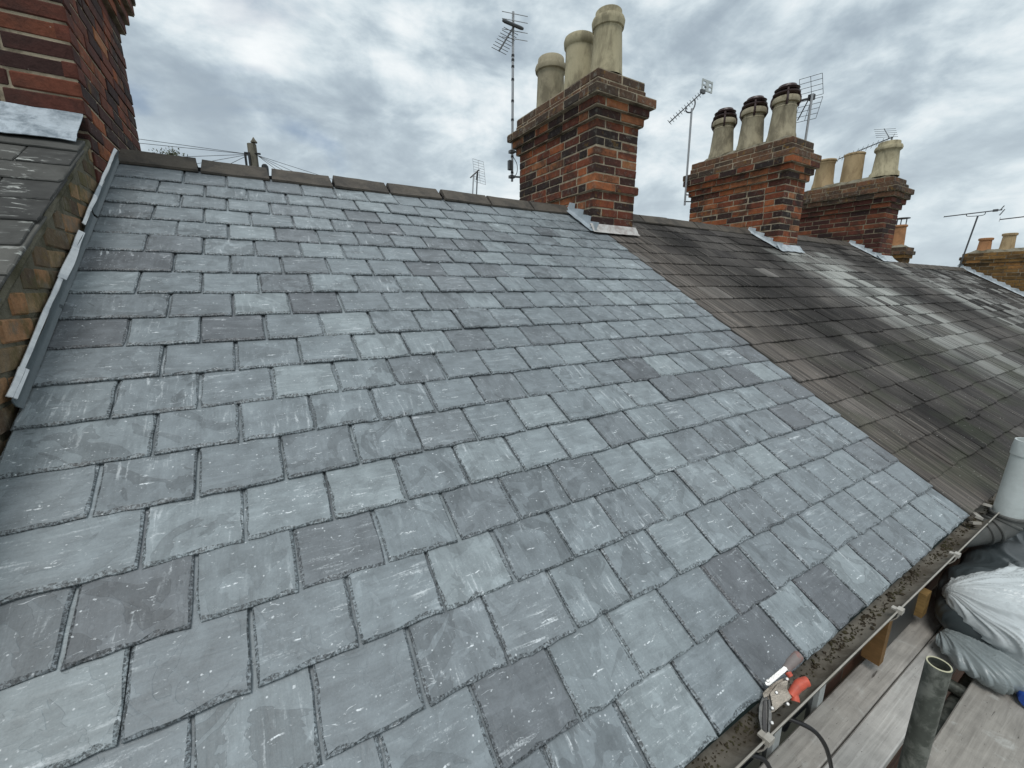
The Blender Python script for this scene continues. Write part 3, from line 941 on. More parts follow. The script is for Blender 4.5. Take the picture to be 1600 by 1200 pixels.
def chimney(label, x0, x1, y0, y1, zb, courses, ch, h, kind, mort, seed, singles=True, group='brick chimney stacks along the terrace', topkind='top', topn=2, name='chimney_stack', right=True):
    """courses: list of outward offsets, bottom to top"""
    rng = random.Random(seed)
    st = empty(name, ((x0 + x1) / 2, (y0 + y1) / 2, zb), label, 'chimney', group)
    core = MB()
    z = zb
    for o in courses:
        e = 0.0042 - o
        core.box((x0 + e, y0 + e, z), (x1 - e, y1 - e, z + ch))
        z += ch
    build(core, 'mortar_core', mort, st)
    back = MB()
    backt = MB()
    z = zb
    J = 0.0108
    D = 0.100
    for i, o in enumerate(courses):
        X0, X1, Y0, Y1 = x0 - o, x1 + o, y0 - o, y1 + o
        kd = topkind if i >= len(courses) - topn else kind
        jn = backt if kd == topkind else back
        za, zc = z + J * 0.5, z + ch - J * 0.5
        even = i % 2 == 0
        # front (-y)
        fx0 = X0 if even else X0 + D + J
        for a, c in zip(*(lambda q: (q[:-1], q[1:]))(split(X1 - fx0, rng, False))):
            lo, hi = (fx0 + a + (J / 2 if a > 0 else 0), Y0, za), (fx0 + c - (J / 2 if c < X1 - fx0 else 0), Y0 + D, zc)
            if zc > roof_z(Y0, h) - 0.03:
                put_brick(st, lo, hi, kd, rng, None if singles else jn)
        # left (-x)
        fy0 = Y0 if not even else Y0 + D + J
        for a, c in zip(*(lambda q: (q[:-1], q[1:]))(split(Y1 - fy0, rng, even))):
            lo, hi = (X0, fy0 + a + (J / 2 if a > 0 else 0), za), (X0 + D, fy0 + c - (J / 2 if c < Y1 - fy0 else 0), zc)
            if zc > min(roof_z(lo[1], h), roof_z(hi[1], h)) - 0.03:
                put_brick(st, lo, hi, kd, rng, None if singles else jn, axis=1)
        # right and back, joined
        for a, c in zip(*(lambda q: (q[:-1], q[1:]))(split(Y1 - Y0 - D - J, rng, not even))):
            if not right:
                break
            put_brick(st, (X1 - D, Y0 + D + J + a + J / 2, za), (X1, Y0 + D + J + c - J / 2, zc), kd, rng, jn)
        for a, c in zip(*(lambda q: (q[:-1], q[1:]))(split(X1 - X0 - 2 * (D + J), rng, even))):
            put_brick(st, (X0 + D + J + a + J / 2, Y1 - D, za), (X0 + D + J + c - J / 2, Y1, zc), kd, rng, jn)
        z += ch
    for jn, kd in ((back, kind), (backt, topkind)):
        if jn.v:
            link('brickwork', jn.mesh('brickwork', kd + '_j', rnd=True), st, kind='stuff')
    # flaunching: lumpy cement around the pots
    fl = MB()
    nx, ny = 9, 22
    o = courses[-1] - 0.012
    P = []
    for i in range(nx):
        row = []
        for j in range(ny):
            u, w_ = i / (nx - 1), j / (ny - 1)
            x, y = x0 - o + (x1 - x0 + 2 * o) * u, y0 - o + (y1 - y0 + 2 * o) * w_
            e = min(u, 1 - u) * (x1 - x0) / 0.16
            e2 = min(w_, 1 - w_) * (y1 - y0) / 0.16
            hh = min(1, e, e2)
            row.append((x, y, z - 0.004 + 0.085 * hh * hh * (3 - 2 * hh) + 0.014 * noise.noise(Vector((x * 9, y * 9, seed)))))
        P.append(row)
    fl.sheet(P, (0, 0, -0.02))
    f_ = build(fl, 'flaunching', 'flaunch', st)
    smooth_by_angle(f_, 70)
    return st, z

def pot(st, prof, c, mat, lean=(0, 0), n=30):
    mb = MB()
    mb.lathe(prof, c, n, lean=lean)
    o = build(mb, 'chimney_pot', mat, st)
    smooth_by_angle(o, 38)
    return o

def closed(prof, wall=0.022):
    """outer profile bottom to top, then down inside"""
    return prof + [(prof[-1][0] - wall, prof[-1][1] - 0.004), (prof[-1][0] - wall * 1.4, prof[-1][1] - 0.14), (0.001, prof[-1][1] - 0.145)]

def side_lead(st, x, y0, y1, h, mat, seed, up=0.10, skirt=0.085, steps=True):
    """stepped flashing up the left face of a stack and a skirt dressed on to the slates"""
    mb = MB()
    n = 34
    P = []
    for i in range(n + 1):
        s = (y0 / CP) + (y1 - y0) / CP * i / n
        n1 = noise.noise(Vector((s * 7, seed, 0)))
        n2 = noise.noise(Vector((s * 11, seed, 5)))
        fr = (s * SP / 0.0715) % 1.0
        up_ = up * (0.66 + 0.52 * (1 - fr) if steps else 1.0) + 0.006 * n2
        P.append([W(x - skirt - 0.014 * n1, s, h + 0.012 + 0.004 * n2), W(x - skirt * 0.5, s, h + 0.014 + 0.005 * n1), W(x - 0.012, s, h + 0.020), W(x - 0.007 - 0.004 * abs(n1), s, h + up_ * 0.5), W(x - 0.004 - 0.006 * abs(n2), s, h + up_)])
    mb.sheet(P, (-0.0025, -0.001, 0.0015))
    o = build(mb, 'lead_flashing', mat, st)
    smooth_by_angle(o, 50)

def apron_lead(st, x0, x1, y, h, mat, seed, up=0.07, down=0.12, name='lead_apron'):
    mb = MB()
    n = 18
    P = []
    zb = roof_z(y, h)
    for i in range(n + 1):
        x = x0 - 0.05 + (x1 - x0 + 0.10) * i / n
        n1 = noise.noise(Vector((x * 8, seed, 0)))
        n2 = noise.noise(Vector((x * 15, seed, 5)))
        s = y / CP
        P.append([(x, y - 0.006, zb + up + 0.006 * n2 + 0.02), (x, y - 0.010 - 0.004 * n1, zb + 0.05), W(x, s - 0.035, h + 0.026 + 0.004 * n1), W(x, s - down * 0.6, h + 0.017 + 0.004 * n2), W(x, s - down - 0.022 * n1, h + 0.012 + 0.004 * abs(n2))])
    mb.sheet(P, (0, -0.002, 0.002))
    o = build(mb, name, mat, st)
    smooth_by_angle(o, 50)

# stack 1, beside the new slates
C1 = [0.0] * 6 + [0.022] + [0.0] * 7 + [0.030, 0.060, 0.100, 0.030, 0.022]
c1, zt = chimney('tall red brick chimney rising from the edge of the new slates with three stone-coloured pots', -0.145, 0.355, 2.571, 3.80, 1.45, C1, 0.0707, 0.0, 'red', 'mortar', 3, topn=3)
P_A = closed([(0.150, -0.02), (0.146, 0.02), (0.136, 0.32), (0.140, 0.335), (0.158, 0.345), (0.164, 0.375), (0.156, 0.40), (0.140, 0.408), (0.134, 0.46), (0.128, 0.468)])
P_B = closed([(0.142, -0.02), (0.140, 0.02), (0.130, 0.31), (0.132, 0.36), (0.146, 0.375), (0.150, 0.42), (0.142, 0.445), (0.120, 0.458)])
P_C = closed([(0.142, -0.02), (0.138, 0.02), (0.120, 0.33), (0.122, 0.345), (0.134, 0.352), (0.139, 0.385), (0.142, 0.405), (0.134, 0.425), (0.115, 0.43), (0.112, 0.478), (0.106, 0.484)])
pot(c1, P_A, (0.107, 3.60, zt + 0.075), 'pot2')
pot(c1, P_B, (0.107, 3.14, zt + 0.075), 'pot')
pot(c1, P_C, (0.107, 2.76, zt + 0.070), 'pot')
side_lead(c1, -0.145, 2.52, 2.93, 0.0, 'lead', 3.0, up=0.080, skirt=0.06)
apron_lead(c1, -0.13, 0.33, 2.571, 0.0, 'leadw', 7.0, up=0.012, down=0.080)

# stack 2
C2 = [0.0] * 12 + [0.028, 0.055, 0.090, 0.095, 0.030, 0.022]
c2, zt = chimney('red brick chimney with three grey pots wearing dark brown louvred cowls', 2.815, 3.275, 2.535, 3.84, 1.45, C2, 0.0735, 0.0, 'red', 'mortar', 8, topn=3)
P_D = [(0.165, -0.03), (0.160, 0.03), (0.150, 0.06), (0.128, 0.33), (0.134, 0.345), (0.128, 0.355), (0.118, 0.36), (0.118, 0.40), (0.001, 0.41)]
for y in (3.59, 3.18, 2.79):
    pc = (3.05, y, zt + 0.07)
    p_ = pot(c2, P_D, pc, 'pot2')
    mb = MB()
    # cowl: a swelling ring, gap, saucer and cap carried on four straps
    mb.lathe([(0.118, 0.385), (0.146, 0.392), (0.152, 0.42), (0.140, 0.455), (0.118, 0.465), (0.112, 0.46), (0.118, 0.42), (0.110, 0.39)], pc, 26)
    o = build(mb, 'cowl_ring', 'pot2', p_)
    smooth_by_angle(o, 40)
    mb = MB()
    mb.lathe([(0.001, 0.470), (0.118, 0.472), (0.146, 0.492), (0.148, 0.505), (0.120, 0.498), (0.104, 0.520), (0.001, 0.522)], pc, 26)
    mb.lathe([(0.001, 0.530), (0.122, 0.532), (0.136, 0.552), (0.110, 0.560), (0.096, 0.590), (0.050, 0.600), (0.001, 0.602)], pc, 26)
    for q in range(4):
        a = q * math.pi / 2 + 0.6
        mb.tube([(pc[0] + math.cos(a) * r_, pc[1] + math.sin(a) * r_, pc[2] + z_) for r_, z_ in ((0.128, 0.355), (0.152, 0.40), (0.150, 0.45), (0.130, 0.50), (0.108, 0.56))], 0.013, 6)
    o = build(mb, 'cowl', 'cowl', p_)
    smooth_by_angle(o, 40)
side_lead(c2, 2.815, 2.50, 2.94, 0.0, 'leadc', 13.0, up=0.070, skirt=0.045)
apron_lead(c2, 2.82, 3.28, 2.535, 0.0, 'leadc', 17.0, up=0.03, down=0.095)

# stack 3
C3 = [0.0] * 11 + [0.028, 0.055, 0.090, 0.115, 0.050, 0.020]
c3, zt = chimney('sooty red brick chimney with three buff pots beside the lower roof', 5.70, 6.18, 2.512, 3.76, 1.45, C3, 0.0737, 0.0, 'dark', 'mortar_dk', 12, topn=4)
P_E = closed([(0.165, -0.02), (0.160, 0.03), (0.146, 0.08), (0.132, 0.36), (0.142, 0.375), (0.138, 0.385), (0.156, 0.41), (0.150, 0.43), (0.136, 0.435)])
P_F = closed([(0.150, -0.02), (0.146, 0.03), (0.136, 0.40), (0.144, 0.41), (0.144, 0.43), (0.132, 0.438)])
P_G = closed([(0.190, -0.02), (0.184, 0.04), (0.160, 0.07), (0.142, 0.34), (0.148, 0.355), (0.170, 0.375), (0.174, 0.40), (0.164, 0.43), (0.142, 0.436), (0.136, 0.485), (0.128, 0.49)])
pot(c3, P_E, (5.94, 3.56, zt + 0.065), 'pot3')
pot(c3, P_F, (5.94, 3.15, zt + 0.065), 'pot3')
pot(c3, P_G, (5.94, 2.71, zt + 0.065), 'pot')
side_lead(c3, 5.70, 2.46, 2.94, 0.0, 'leadc', 23.0, up=0.070, skirt=0.045)
apron_lead(c3, 5.70, 6.18, 2.512, 0.0, 'leadc', 27.0, up=0.03, down=0.12)

# small stack that shows past stack 3
c5, zt = chimney('small distant chimney with one orange pot showing past the sooty stack', 9.0, 9.40, 3.22, 3.62, 1.15, [0.0] * 7 + [0.03, 0.06, 0.03], 0.075, HS, 'yel', 'mortar_dk', 15, singles=False, topn=2)
p5 = pot(c5, closed([(0.12, -0.02), (0.115, 0.03), (0.10, 0.36), (0.118, 0.37), (0.118, 0.40), (0.10, 0.41)]), (9.2, 3.42, zt + 0.06), 'pot4')
mb = MB()
mb.lathe([(0.001, 0.535), (0.135, 0.535), (0.135, 0.548), (0.001, 0.55)], (9.2, 3.42, zt + 0.06), 16)
for a in (0.4, 2.5, 4.6):
    mb.tube([(9.2 + 0.085 * math.cos(a), 3.42 + 0.085 * math.sin(a), zt + 0.06 + z_) for z_ in (0.28, 0.54)], 0.010, 5)
build(mb, 'rain_cap', 'alud', p5)

# far buff stack at the end of the row
C4 = [0.0] * 12 + [0.03, 0.05, 0.02]
c4, zt = chimney('wide buff brick chimney at the far end of the terrace with short orange pots', 11.87, 12.45, 1.35, 2.98, 0.70, C4, 0.0775, HS, 'yel', 'mortar_dk', 21, topkind='yel', topn=0)
for y, zz, hgt, mt in ((2.72, 0.045, 0.30, 'pot4'), (2.36, 0.075, 0.34, 'pot3'), (1.96, 0.07, 0.26, 'pot4'), (1.60, 0.06, 0.30, 'pot3')):
    pot(c4, closed([(0.135, -0.03), (0.118, 0.03), (0.105, hgt - 0.06), (0.125, hgt - 0.05), (0.128, hgt - 0.01), (0.112, hgt)]), (12.1, y, zt + zz), mt, n=20)
side_lead(c4, 11.87, 1.36, 2.94, HS, 'leadc', 33.0, up=0.09, skirt=0.04)

# ------------------------------------------------------------------ the taller neighbour on the left
HN = 0.235
nbh = empty('terraced_house', (-5.0, 2.9, GZ), 'taller terraced house with lichen-spotted slates above a mossy brick gable', 'house')
XW = -3.352
nbroof = roof_deck(-6.8, XW - 0.02, HN - 0.034, 'roof', nbh)
ng = random.Random(31)
NGA = 0.1725
nv = [slate_mesh(0.30 - 0.004, 0.42, 0.007, ng, None, jag=0.003, bev=0.004).mesh('slate', ['nb', 'nb']) for _ in range(12)]
for k in range(-10, 7):
    s0 = 1.862 + NGA * k
    if s0 < 0 or s0 > 2.80:
        continue
    ln = min(0.42, 2.878 - s0)
    x = XW + 0.010 + ng.uniform(-0.006, 0.006)
    wdt = 0.30 if k % 2 else 0.155
    while x > -4.9:
        mw = slate_matrix(x - wdt / 2, s0 + ng.uniform(-0.004, 0.004), HN - 0.007 + ng.uniform(0, 0.003), 0.018, 0.42, ng.uniform(-0.008, 0.008), ng.uniform(-0.008, 0.008)) @ Matrix.Diagonal(((wdt - 0.004) / 0.296, ln / 0.42, 1, 1))
        link('slate', ng.choice(nv), nbroof, mw)
        x -= wdt
        wdt = 0.30
# gable: a mortar core, rough brick courses and a mortar fillet below the verge slates
mb = MB()
hgt0, hgt1 = -0.30, HN - 0.045
mb.prism([W(XW - 0.007, -0.02, hgt0), W(XW - 0.007, S_RIDGE, hgt0), W(XW - 0.007, S_RIDGE, hgt1), W(XW - 0.007, -0.02, hgt1)], (-0.16, 0, 0))
gab = build(mb, 'gable_wall', 'verge', nbh)
bz = 0.0735
z = -0.3
i = 0
while z < 1.86:
    y = -0.1 + (0.11 if i % 2 else 0.0)
    while y < 2.46:
        L = ng.choice((0.215, 0.215, 0.105, 0.17)) + ng.uniform(-0.01, 0.012)
        ylo = max(y, ((z + bz) * CP - HN + 0.040) / SP)
        Lc = y + L - ylo
        hb = (z + bz) * CP - ylo * SP            # height of the brick top above the roof plane
        if Lc > 0.04 and hb > -0.03:
            c = (XW - 0.0585 + ng.uniform(-0.003, 0.003), ylo + Lc / 2, z + bz / 2)
            mw = Matrix.Translation(c) @ Matrix.Rotation(math.pi / 2 + ng.uniform(-0.015, 0.015), 4, 'Z') @ Matrix.Rotation(ng.uniform(-0.04, 0.04), 4, 'Y') @ Matrix.Diagonal((Lc - 0.006 + ng.uniform(-0.006, 0.002), 0.11, bz - 0.007 + ng.uniform(-0.006, 0.002), 1))
            link('brick', ng.choice(BRK['moss']), gab, mw)
        y += L
    z += bz
    i += 1
mb = MB()
P = []
for i in range(60):
    s = -0.02 + (2.96 + 0.02) * i / 59
    n1 = noise.noise(Vector((s * 9, 1, 0))); n2 = noise.noise(Vector((s * 17, 5, 0)))
    P.append([W(XW - 0.05, s, HN - 0.022), W(XW + 0.003 + 0.005 * n1, s, HN - 0.024), W(XW + 0.010 + 0.006 * n2, s, HN - 0.036 + 0.004 * n1), W(XW + 0.004 + 0.006 * n1, s, HN - 0.052 + 0.010 * n2), W(XW - 0.03, s, HN - 0.064 + 0.010 * n2)])
mb.grid(P)
o = build(mb, 'verge_fillet', 'verge', nbh)
for nm, ya, yb in (('front_wall', 0.12, 0.32), ('rear_wall', 5.60, 5.82)):
    mb = MB()
    mb.box((-6.8, ya, GZ), (XW - 0.02, yb, HN / CP - 0.05))
    build(mb, nm, 'wallb', nbh)

# its chimney, flush with the gable
CL = [0.0] * 17 + [0.030, 0.055, 0.085, 0.10, 0.03, 0.02]
cl_, zt = chimney('dark red brick chimney with pale joints standing flush on the mossy gable', -4.25, XW + 0.002, 2.474, 3.70, 1.45, CL, 0.0735, HN, 'dark', 'mortar', 44, topn=3, singles=True, right=False)
# the face over the new roof is the right-hand one: laid brick by brick too
rr_ = random.Random(9)
z = 1.45
for i, o_ in enumerate(CL):
    X1 = XW + 0.0035 + o_
    Y0, Y1 = 2.474 - o_, 3.70 + o_
    y = Y0 + (0.0 if i % 2 == 0 else 0.112)
    if i % 2 == 1:
        put_brick(cl_, (X1 - 0.05, Y0 - 0.001, z + 0.005), (X1, Y0 + 0.102, z + 0.0735 - 0.005), 'dark', rr_, axis=1)
    cuts = split(Y1 - y, rr_, False)
    for a, c in zip(cuts[:-1], cuts[1:]):
        put_brick(cl_, (X1 - 0.05, y + a + 0.005, z + 0.005), (X1, y + c - 0.005, z + 0.0735 - 0.005), 'top' if i > 19 else ('red' if rr_.random() < 0.35 else 'dark'), rr_, axis=1)
    z += 0.0735
MT['leadn'] = plain('stained_lead', (0.42, 0.48, 0.53), 0.5, 0.5, 14, dirt=(0.15, 0.19, 0.225), dirt_amt=0.9, dscale=9, spec=0.4, bs=0.9, bd=0.010)
apron_lead(cl_, -4.25, XW - 0.055, 2.474, HN, 'leadn', 41.0, up=0.040, down=0.085)

# ------------------------------------------------------------------ eaves: gutter, brackets, fascia, window
def gutter(x0, x1, house, mat='gut'):
    mb = MB()
    cy, cz, r = 0.004, -0.030, 0.056
    prof = []
    for k in range(11):
        a = math.pi + math.pi * k / 10
        prof.append((cy + r * math.cos(a), cz + r * math.sin(a)))
    inn = []
    for k in range(11):
        a = 2 * math.pi - math.pi * k / 10
        inn.append((cy + (r - 0.0035) * math.cos(a), cz + (r - 0.0035) * math.sin(a)))
    sec = prof + inn
    n = max(2, int((x1 - x0) / 0.15))
    rows = []
    for i in range(n + 1):
        x = x0 + (x1 - x0) * i / n
        w_ = 0.003 * noise.noise(Vector((x * 1.7, 4, 0)))
        rows.append([(x, y, z_ + w_) for y, z_ in sec])
    mb.grid(rows, close_v=True)
    mb.face(tuple(range(len(sec))))
    mb.face(tuple(reversed(range(n * len(sec), (n + 1) * len(sec)))))
    gt = build(mb, 'gutter', mat, house)
    smooth_by_angle(gt, 40)
    mb = MB()
    rows = []
    for i in range(n + 1):
        x = x0 + (x1 - x0) * i / n
        w_ = 0.003 * noise.noise(Vector((x * 1.7, 4, 0)))
        rows.append((x, cy - r - 0.0005, cz + 0.003 + w_))
    mb.tube(rows, 0.0022, 6)
    build(mb, 'gutter_lip', 'lip', gt)
    return gt
gt = gutter(XL, 0.03, newh)
gt2 = gutter(0.05, 3.0, houses[0])
# brackets clipped over the lip
for x in (-1.815, -1.01, -0.42, -2.6):
    mb = MB()
    pts = []
    for k in range(9):
        a = math.pi + math.pi * k / 8 * 0.9
        pts.append((x, 0.004 + 0.0605 * math.cos(a), -0.030 + 0.0605 * math.sin(a)))
    rows = [[(x + dx_, y, z_) for (_, y, z_) in pts] for dx_ in (-0.011, 0.011)]
    mb.sheet(rows, (0, -0.002, -0.003))
    mb.box((x - 0.012, -0.064, -0.034), (x + 0.012, -0.048, -0.018))
    mb.box((x - 0.009, -0.052, -0.030), (x + 0.009, -0.034, -0.024))
    build(mb, 'bracket', 'lip', gt)
# leaf mould and moss lying in the gutter
mb = MB()
dr = random.Random(3)
for q in range(4200):
    x = dr.uniform(-3.0, 2.2)
    if dr.random() > 0.30 + 0.8 * noise.noise(Vector((x * 5.0, 0, 0))) + 0.25:
        continue
    a = dr.gauss(0.02, 0.20)
    a = max(-0.95, min(0.8, a))
    y = 0.004 + 0.050 * math.sin(a)
    zc = -0.030 - 0.050 * math.cos(a)
    sz = dr.uniform(0.0010, 0.0036) * (2.0 if dr.random() < 0.08 else 1)
    mw = Matrix.Translation((x, y, zc + sz * 0.3)) @ Matrix.Rotation(dr.uniform(0, 3), 4, 'Z') @ Matrix.Rotation(dr.uniform(0, 3), 4, 'X')
    b0 = len(mb.v)
    for d in ((1.6, 0, 0), (-1.6, 0, 0), (0, 1, 0), (0, -1, 0), (0, 0, 0.8), (0, 0, -0.8)):
        mb.v.append(mw @ (Vector(d) * sz * dr.uniform(0.7, 1.3)))
    for f_ in ((0, 2, 4), (2, 1, 4), (1, 3, 4), (3, 0, 4), (2, 0, 5), (1, 2, 5), (3, 1, 5), (0, 3, 5)):
        mb.face(tuple(b0 + i_ for i_ in f_))
build(mb, 'gutter_debris', 'moss_deb', gt, kind='stuff')
mb = MB()
mb.box((XL, 0.062, -0.17), (0.0, 0.084, -0.012))
build(mb, 'fascia_board', 'fascia', newh)
mb = MB()
mb.box((0.006, 0.062, -0.17), (3.0, 0.084, -0.012))
build(mb, 'fascia_board', 'fascia', houses[0])
# window just under the eaves
wn = link('window', None, newh)
mb = MB()
wx0, wx1, wz0, wz1, wy = -1.76, -1.13, -1.45, -0.20, 0.060
for lo, hi in (((wx0, wy, wz0), (wx0 + 0.045, wy + 0.04, wz1)), ((wx1 - 0.045, wy, wz0), (wx1, wy + 0.04, wz1)), ((wx0 + 0.045, wy, wz1 - 0.05), (wx1 - 0.045, wy + 0.04, wz1)), ((wx0 + 0.045, wy, wz0), (wx1 - 0.045, wy + 0.04, wz0 + 0.05)), ((-1.47, wy + 0.002, wz0 + 0.05), (-1.425, wy + 0.038, wz1 - 0.05))):
    mb.box(lo, hi)
build(mb, 'window_frame', 'frame', wn)
for a, c in ((wx0 + 0.045, -1.47), (-1.425, wx1 - 0.045)):
    mb = MB()
    mb.box((a, wy + 0.015, wz0 + 0.05), (c, wy + 0.020, wz1 - 0.05))
    build(mb, 'pane', 'glass', wn)
# short timber packers nailed below the fascia
MT['yel_timber'] = plain('fresh_timber', (0.36, 0.225, 0.085), 0.75, 0.45, 10, dirt=(0.16, 0.10, 0.04), dirt_amt=0.6, dscale=9, spec=0.2, stretch=(1, 1, 4), bs=0.4)
for x, zl, zh, wdt, mt_ in ((-0.84, -0.40, -0.175, 0.040, 'timber'), (-0.40, -0.385, -0.27, 0.06, 'yel_timber')):
    mb = MB()
    mb.box((x, 0.000, zl), (x + wdt, 0.058, zh))
    build(mb, 'timber_packer', mt_, newh)
mb = MB()
mb.box((-0.78, 0.022, -0.41), (-0.42, 0.030, -0.10))
build(mb, 'fascia_plate', 'dplate', newh)

# ------------------------------------------------------------------ soil pipe with its boot
sp = empty('soil_pipe', (0.285, -0.08, -0.20), 'pale grey plastic pipe with dark ribbed elbow rising past the gutter end', 'pipe')
px_, py_ = 0.274, -0.075
mb = MB()
n = 28
mb.lathe([(0.053, -0.08), (0.053, 0.285), (0.049, 0.286), (0.049, -0.06)], (px_, py_, 0), n, lean=(0.06, -0.02))
o = build(mb, 'pipe', 'soil', sp)
smooth_by_angle(o, 40)
mb = MB()
mb.lathe([(0.0535, 0.262), (0.057, 0.264), (0.0575, 0.30), (0.055, 0.335), (0.049, 0.335), (0.048, 0.29)], (px_, py_, 0), n, lean=(0.06, -0.02))
o = build(mb, 'socket', 'soil', sp)
smooth_by_angle(o, 40)
mb = MB()
# elbow: swept from vertical to running back along the wall under the gutter
path = []
rad = []
c0 = Vector((px_, py_, -0.045))
for k in range(11):
    a = k / 10 * math.radians(78)
    path.append(c0 + Vector((-0.070 * (1 - math.cos(a)), 0.050 * (1 - math.cos(a)), -0.085 * math.sin(a))))
d = (path[-1] - path[-2]).normalized()
for L in (0.03, 0.08, 0.16, 0.26):
    path.append(path[10] + d * L)
rad = [0.060] * len(path)
mb.tube(path, rad, 26)
el = build(mb, 'elbow', 'rubber', sp)
smooth_by_angle(el, 45)
for k, rr2 in ((0, 0.066), (3, 0.064), (9, 0.068), (11, 0.066)):
    mb = MB()
    d_ = (path[min(k + 1, len(path) - 1)] - path[max(k - 1, 0)]).normalized()
    mb.tube([path[k] - d_ * 0.008, path[k] - d_ * 0.004, path[k] + d_ * 0.004, path[k] + d_ * 0.008], [rr2 - 0.005, rr2, rr2, rr2 - 0.005], 26)
    o = build(mb, 'rib', 'rubber', el)
    smooth_by_angle(o, 45)
# bracket and chips of white mortar lying in the old gutter
for i, (x, y, zz, sz) in enumerate(((0.10, 0.000, -0.030, 0.030), (0.235, 0.012, -0.012, 0.036), (0.05, -0.012, -0.05, 0.020))):
    mb = MB()
    mw = Matrix.Translation((x, y, zz)) @ Matrix.Rotation(0.6 + i, 4, 'Z') @ Matrix.Rotation(0.3, 4, 'X')
    mb.box((-sz, -sz * 0.5, -0.006), (sz, sz * 0.5, 0.006), mw)
    build(mb, 'mortar_chip', 'lip', None, label=('flat white mortar chip in the gutter between two others', 'largest white mortar chip, touching the slates by the grey pipe', 'smallest white mortar chip at the end of the new gutter')[i], cat='mortar chip', group='mortar chips in the gutter')

# ------------------------------------------------------------------ scaffold
BZ = -0.45
bi = 0
def board(x0, x1, y0, y1, label, seed, zt=BZ):
    mb = MB()
    n = 14
    rows = []
    th = 0.036
    for i in range(n + 1):
        x = x0 + (x1 - x0) * i / n
        e0 = 0.0025 * noise.noise(Vector((x * 3, seed, 0)))
        e1 = 0.0025 * noise.noise(Vector((x * 3, seed, 4)))
        zz = zt + 0.002 * noise.noise(Vector((x * 1.4, seed, 9)))
        a, c = y0 + e0, y1 + e1
        rows.append([(x, a, zz - th), (x, a, zz - 0.004), (x, a + 0.004, zz), (x, (a + c) / 2, zz), (x, c - 0.004, zz), (x, c, zz - 0.004), (x, c, zz - th)])
    mb.grid(rows, close_v=True)
    m_ = 7
    mb.face(tuple(range(m_)))
    mb.face(tuple(reversed(range(n * m_, (n + 1) * m_))))
    return build(mb, 'scaffold_board', 'board', None, label=label, cat='scaffold board', group='scaffold boards below the eaves')
board(-3.6, -0.02, -0.041, 0.060, 'narrow grey scaffold board tight against the house wall below the gutter', 1.0)
board(-3.6, 0.60, -0.143, -0.045, 'narrow grey scaffold board between the wall-side board and the upright tube', 2.0)
board(0.0, 2.4, -0.041, 0.060, 'grey scaffold board under the dark rubble sack', 8.0)
labs = ['pale scaffold board next to the gap with the upright tube', 'pale scaffold board second from the upright tube', 'pale scaffold board third from the upright tube', 'pale scaffold board along the outer edge of the platform']
y = -0.196
for i, lab in enumerate(labs):
    board(-3.4, 1.9 - 0.2 * (i % 2), y - 0.205, y, lab, 3.0 + i)
    y -= 0.209
scf = empty('scaffold', (-1.41, -0.17, GZ), 'weathered steel scaffold upright with its open cut end and the cross tubes under the boards', 'scaffold')
TR = 0.0242
def pipe_open(x, y, z0, z1, parent, name):
    mb = MB()
    LN = (0.045, 0.012)
    x, y = x - LN[0] * z1, y - LN[1] * z1
    mb.lathe([(TR, z0), (TR, z1 - 0.002), (TR - 0.0005, z1)], (x, y, 0), 24, lean=LN)
    mb.lathe([(TR - 0.004, z1), (TR - 0.004, z1 - 0.4), (0.0005, z1 - 0.4)], (x, y, 0), 24, mi=0, lean=LN)
    o = build(mb, name, 'tube', parent)
    smooth_by_angle(o, 40)
    mb = MB()
    mb.lathe([(TR - 0.0003, z1), (TR - 0.001, z1 + 0.0012), (TR - 0.0035, z1 + 0.0012), (TR - 0.004, z1)], (x, y, 0), 24, lean=LN)
    build(mb, 'cut_end', 'tube_end', o)
    return o
pipe_open(-1.41, -0.170 - 0.056, GZ, 0.13, scf, 'standard')
for x in (-3.2, 1.35):
    mb = MB()
    mb.tube([(x, -0.170, GZ), (x, -0.170, BZ - 0.03)], TR, 16)
    o = build(mb, 'standard', 'tube', scf)
    smooth_by_angle(o, 40)
for x in (-3.2, -1.28, -0.55, 1.28):
    mb = MB()
    mb.tube([(x, 0.05, BZ - 0.062), (x, -1.05, BZ - 0.062)], TR, 16)
    o = build(mb, 'transom', 'tube', scf)
    smooth_by_angle(o, 40)
mb = MB()
mb.tube([(-3.5, -0.226 + 0.05, BZ - 0.112), (2.2, -0.226 + 0.05, BZ - 0.112)], TR, 16)
o = build(mb, 'ledger', 'tube', scf)
smooth_by_angle(o, 40)

# cable hanging from under the gutter
mb = MB()
pts = [(-1.66, 0.04, -0.11), (-1.645, -0.02, -0.105), (-1.62, -0.056, -0.11), (-1.60, -0.075, -0.125), (-1.575, -0.088, -0.16), (-1.545, -0.094, -0.21), (-1.50, -0.095, -0.29), (-1.46, -0.094, -0.37), (-1.43, -0.092, -0.425), (-1.45, -0.090, -0.442), (-1.60, -0.085, -0.444)]
def smooth_path(p, k=5):
    p = [Vector(q) for q in p]
    r = []
    for i in range(len(p) - 1):
        a, b_, c, d_ = p[max(i - 1, 0)], p[i], p[i + 1], p[min(i + 2, len(p) - 1)]
        for j in range(k):
            u = j / k
            r.append(0.5 * ((2 * b_) + (c - a) * u + (2 * a - 5 * b_ + 4 * c - d_) * u * u + (3 * b_ - a - 3 * c + d_) * u ** 3))
    r.append(p[-1])
    return r
mb.tube(smooth_path(pts), 0.0058, 8)
o = build(mb, 'cable', 'black', None, label='thick black cable looping from under the gutter down to the boards', cat='cable')
smooth_by_angle(o, 60)
mb = MB()
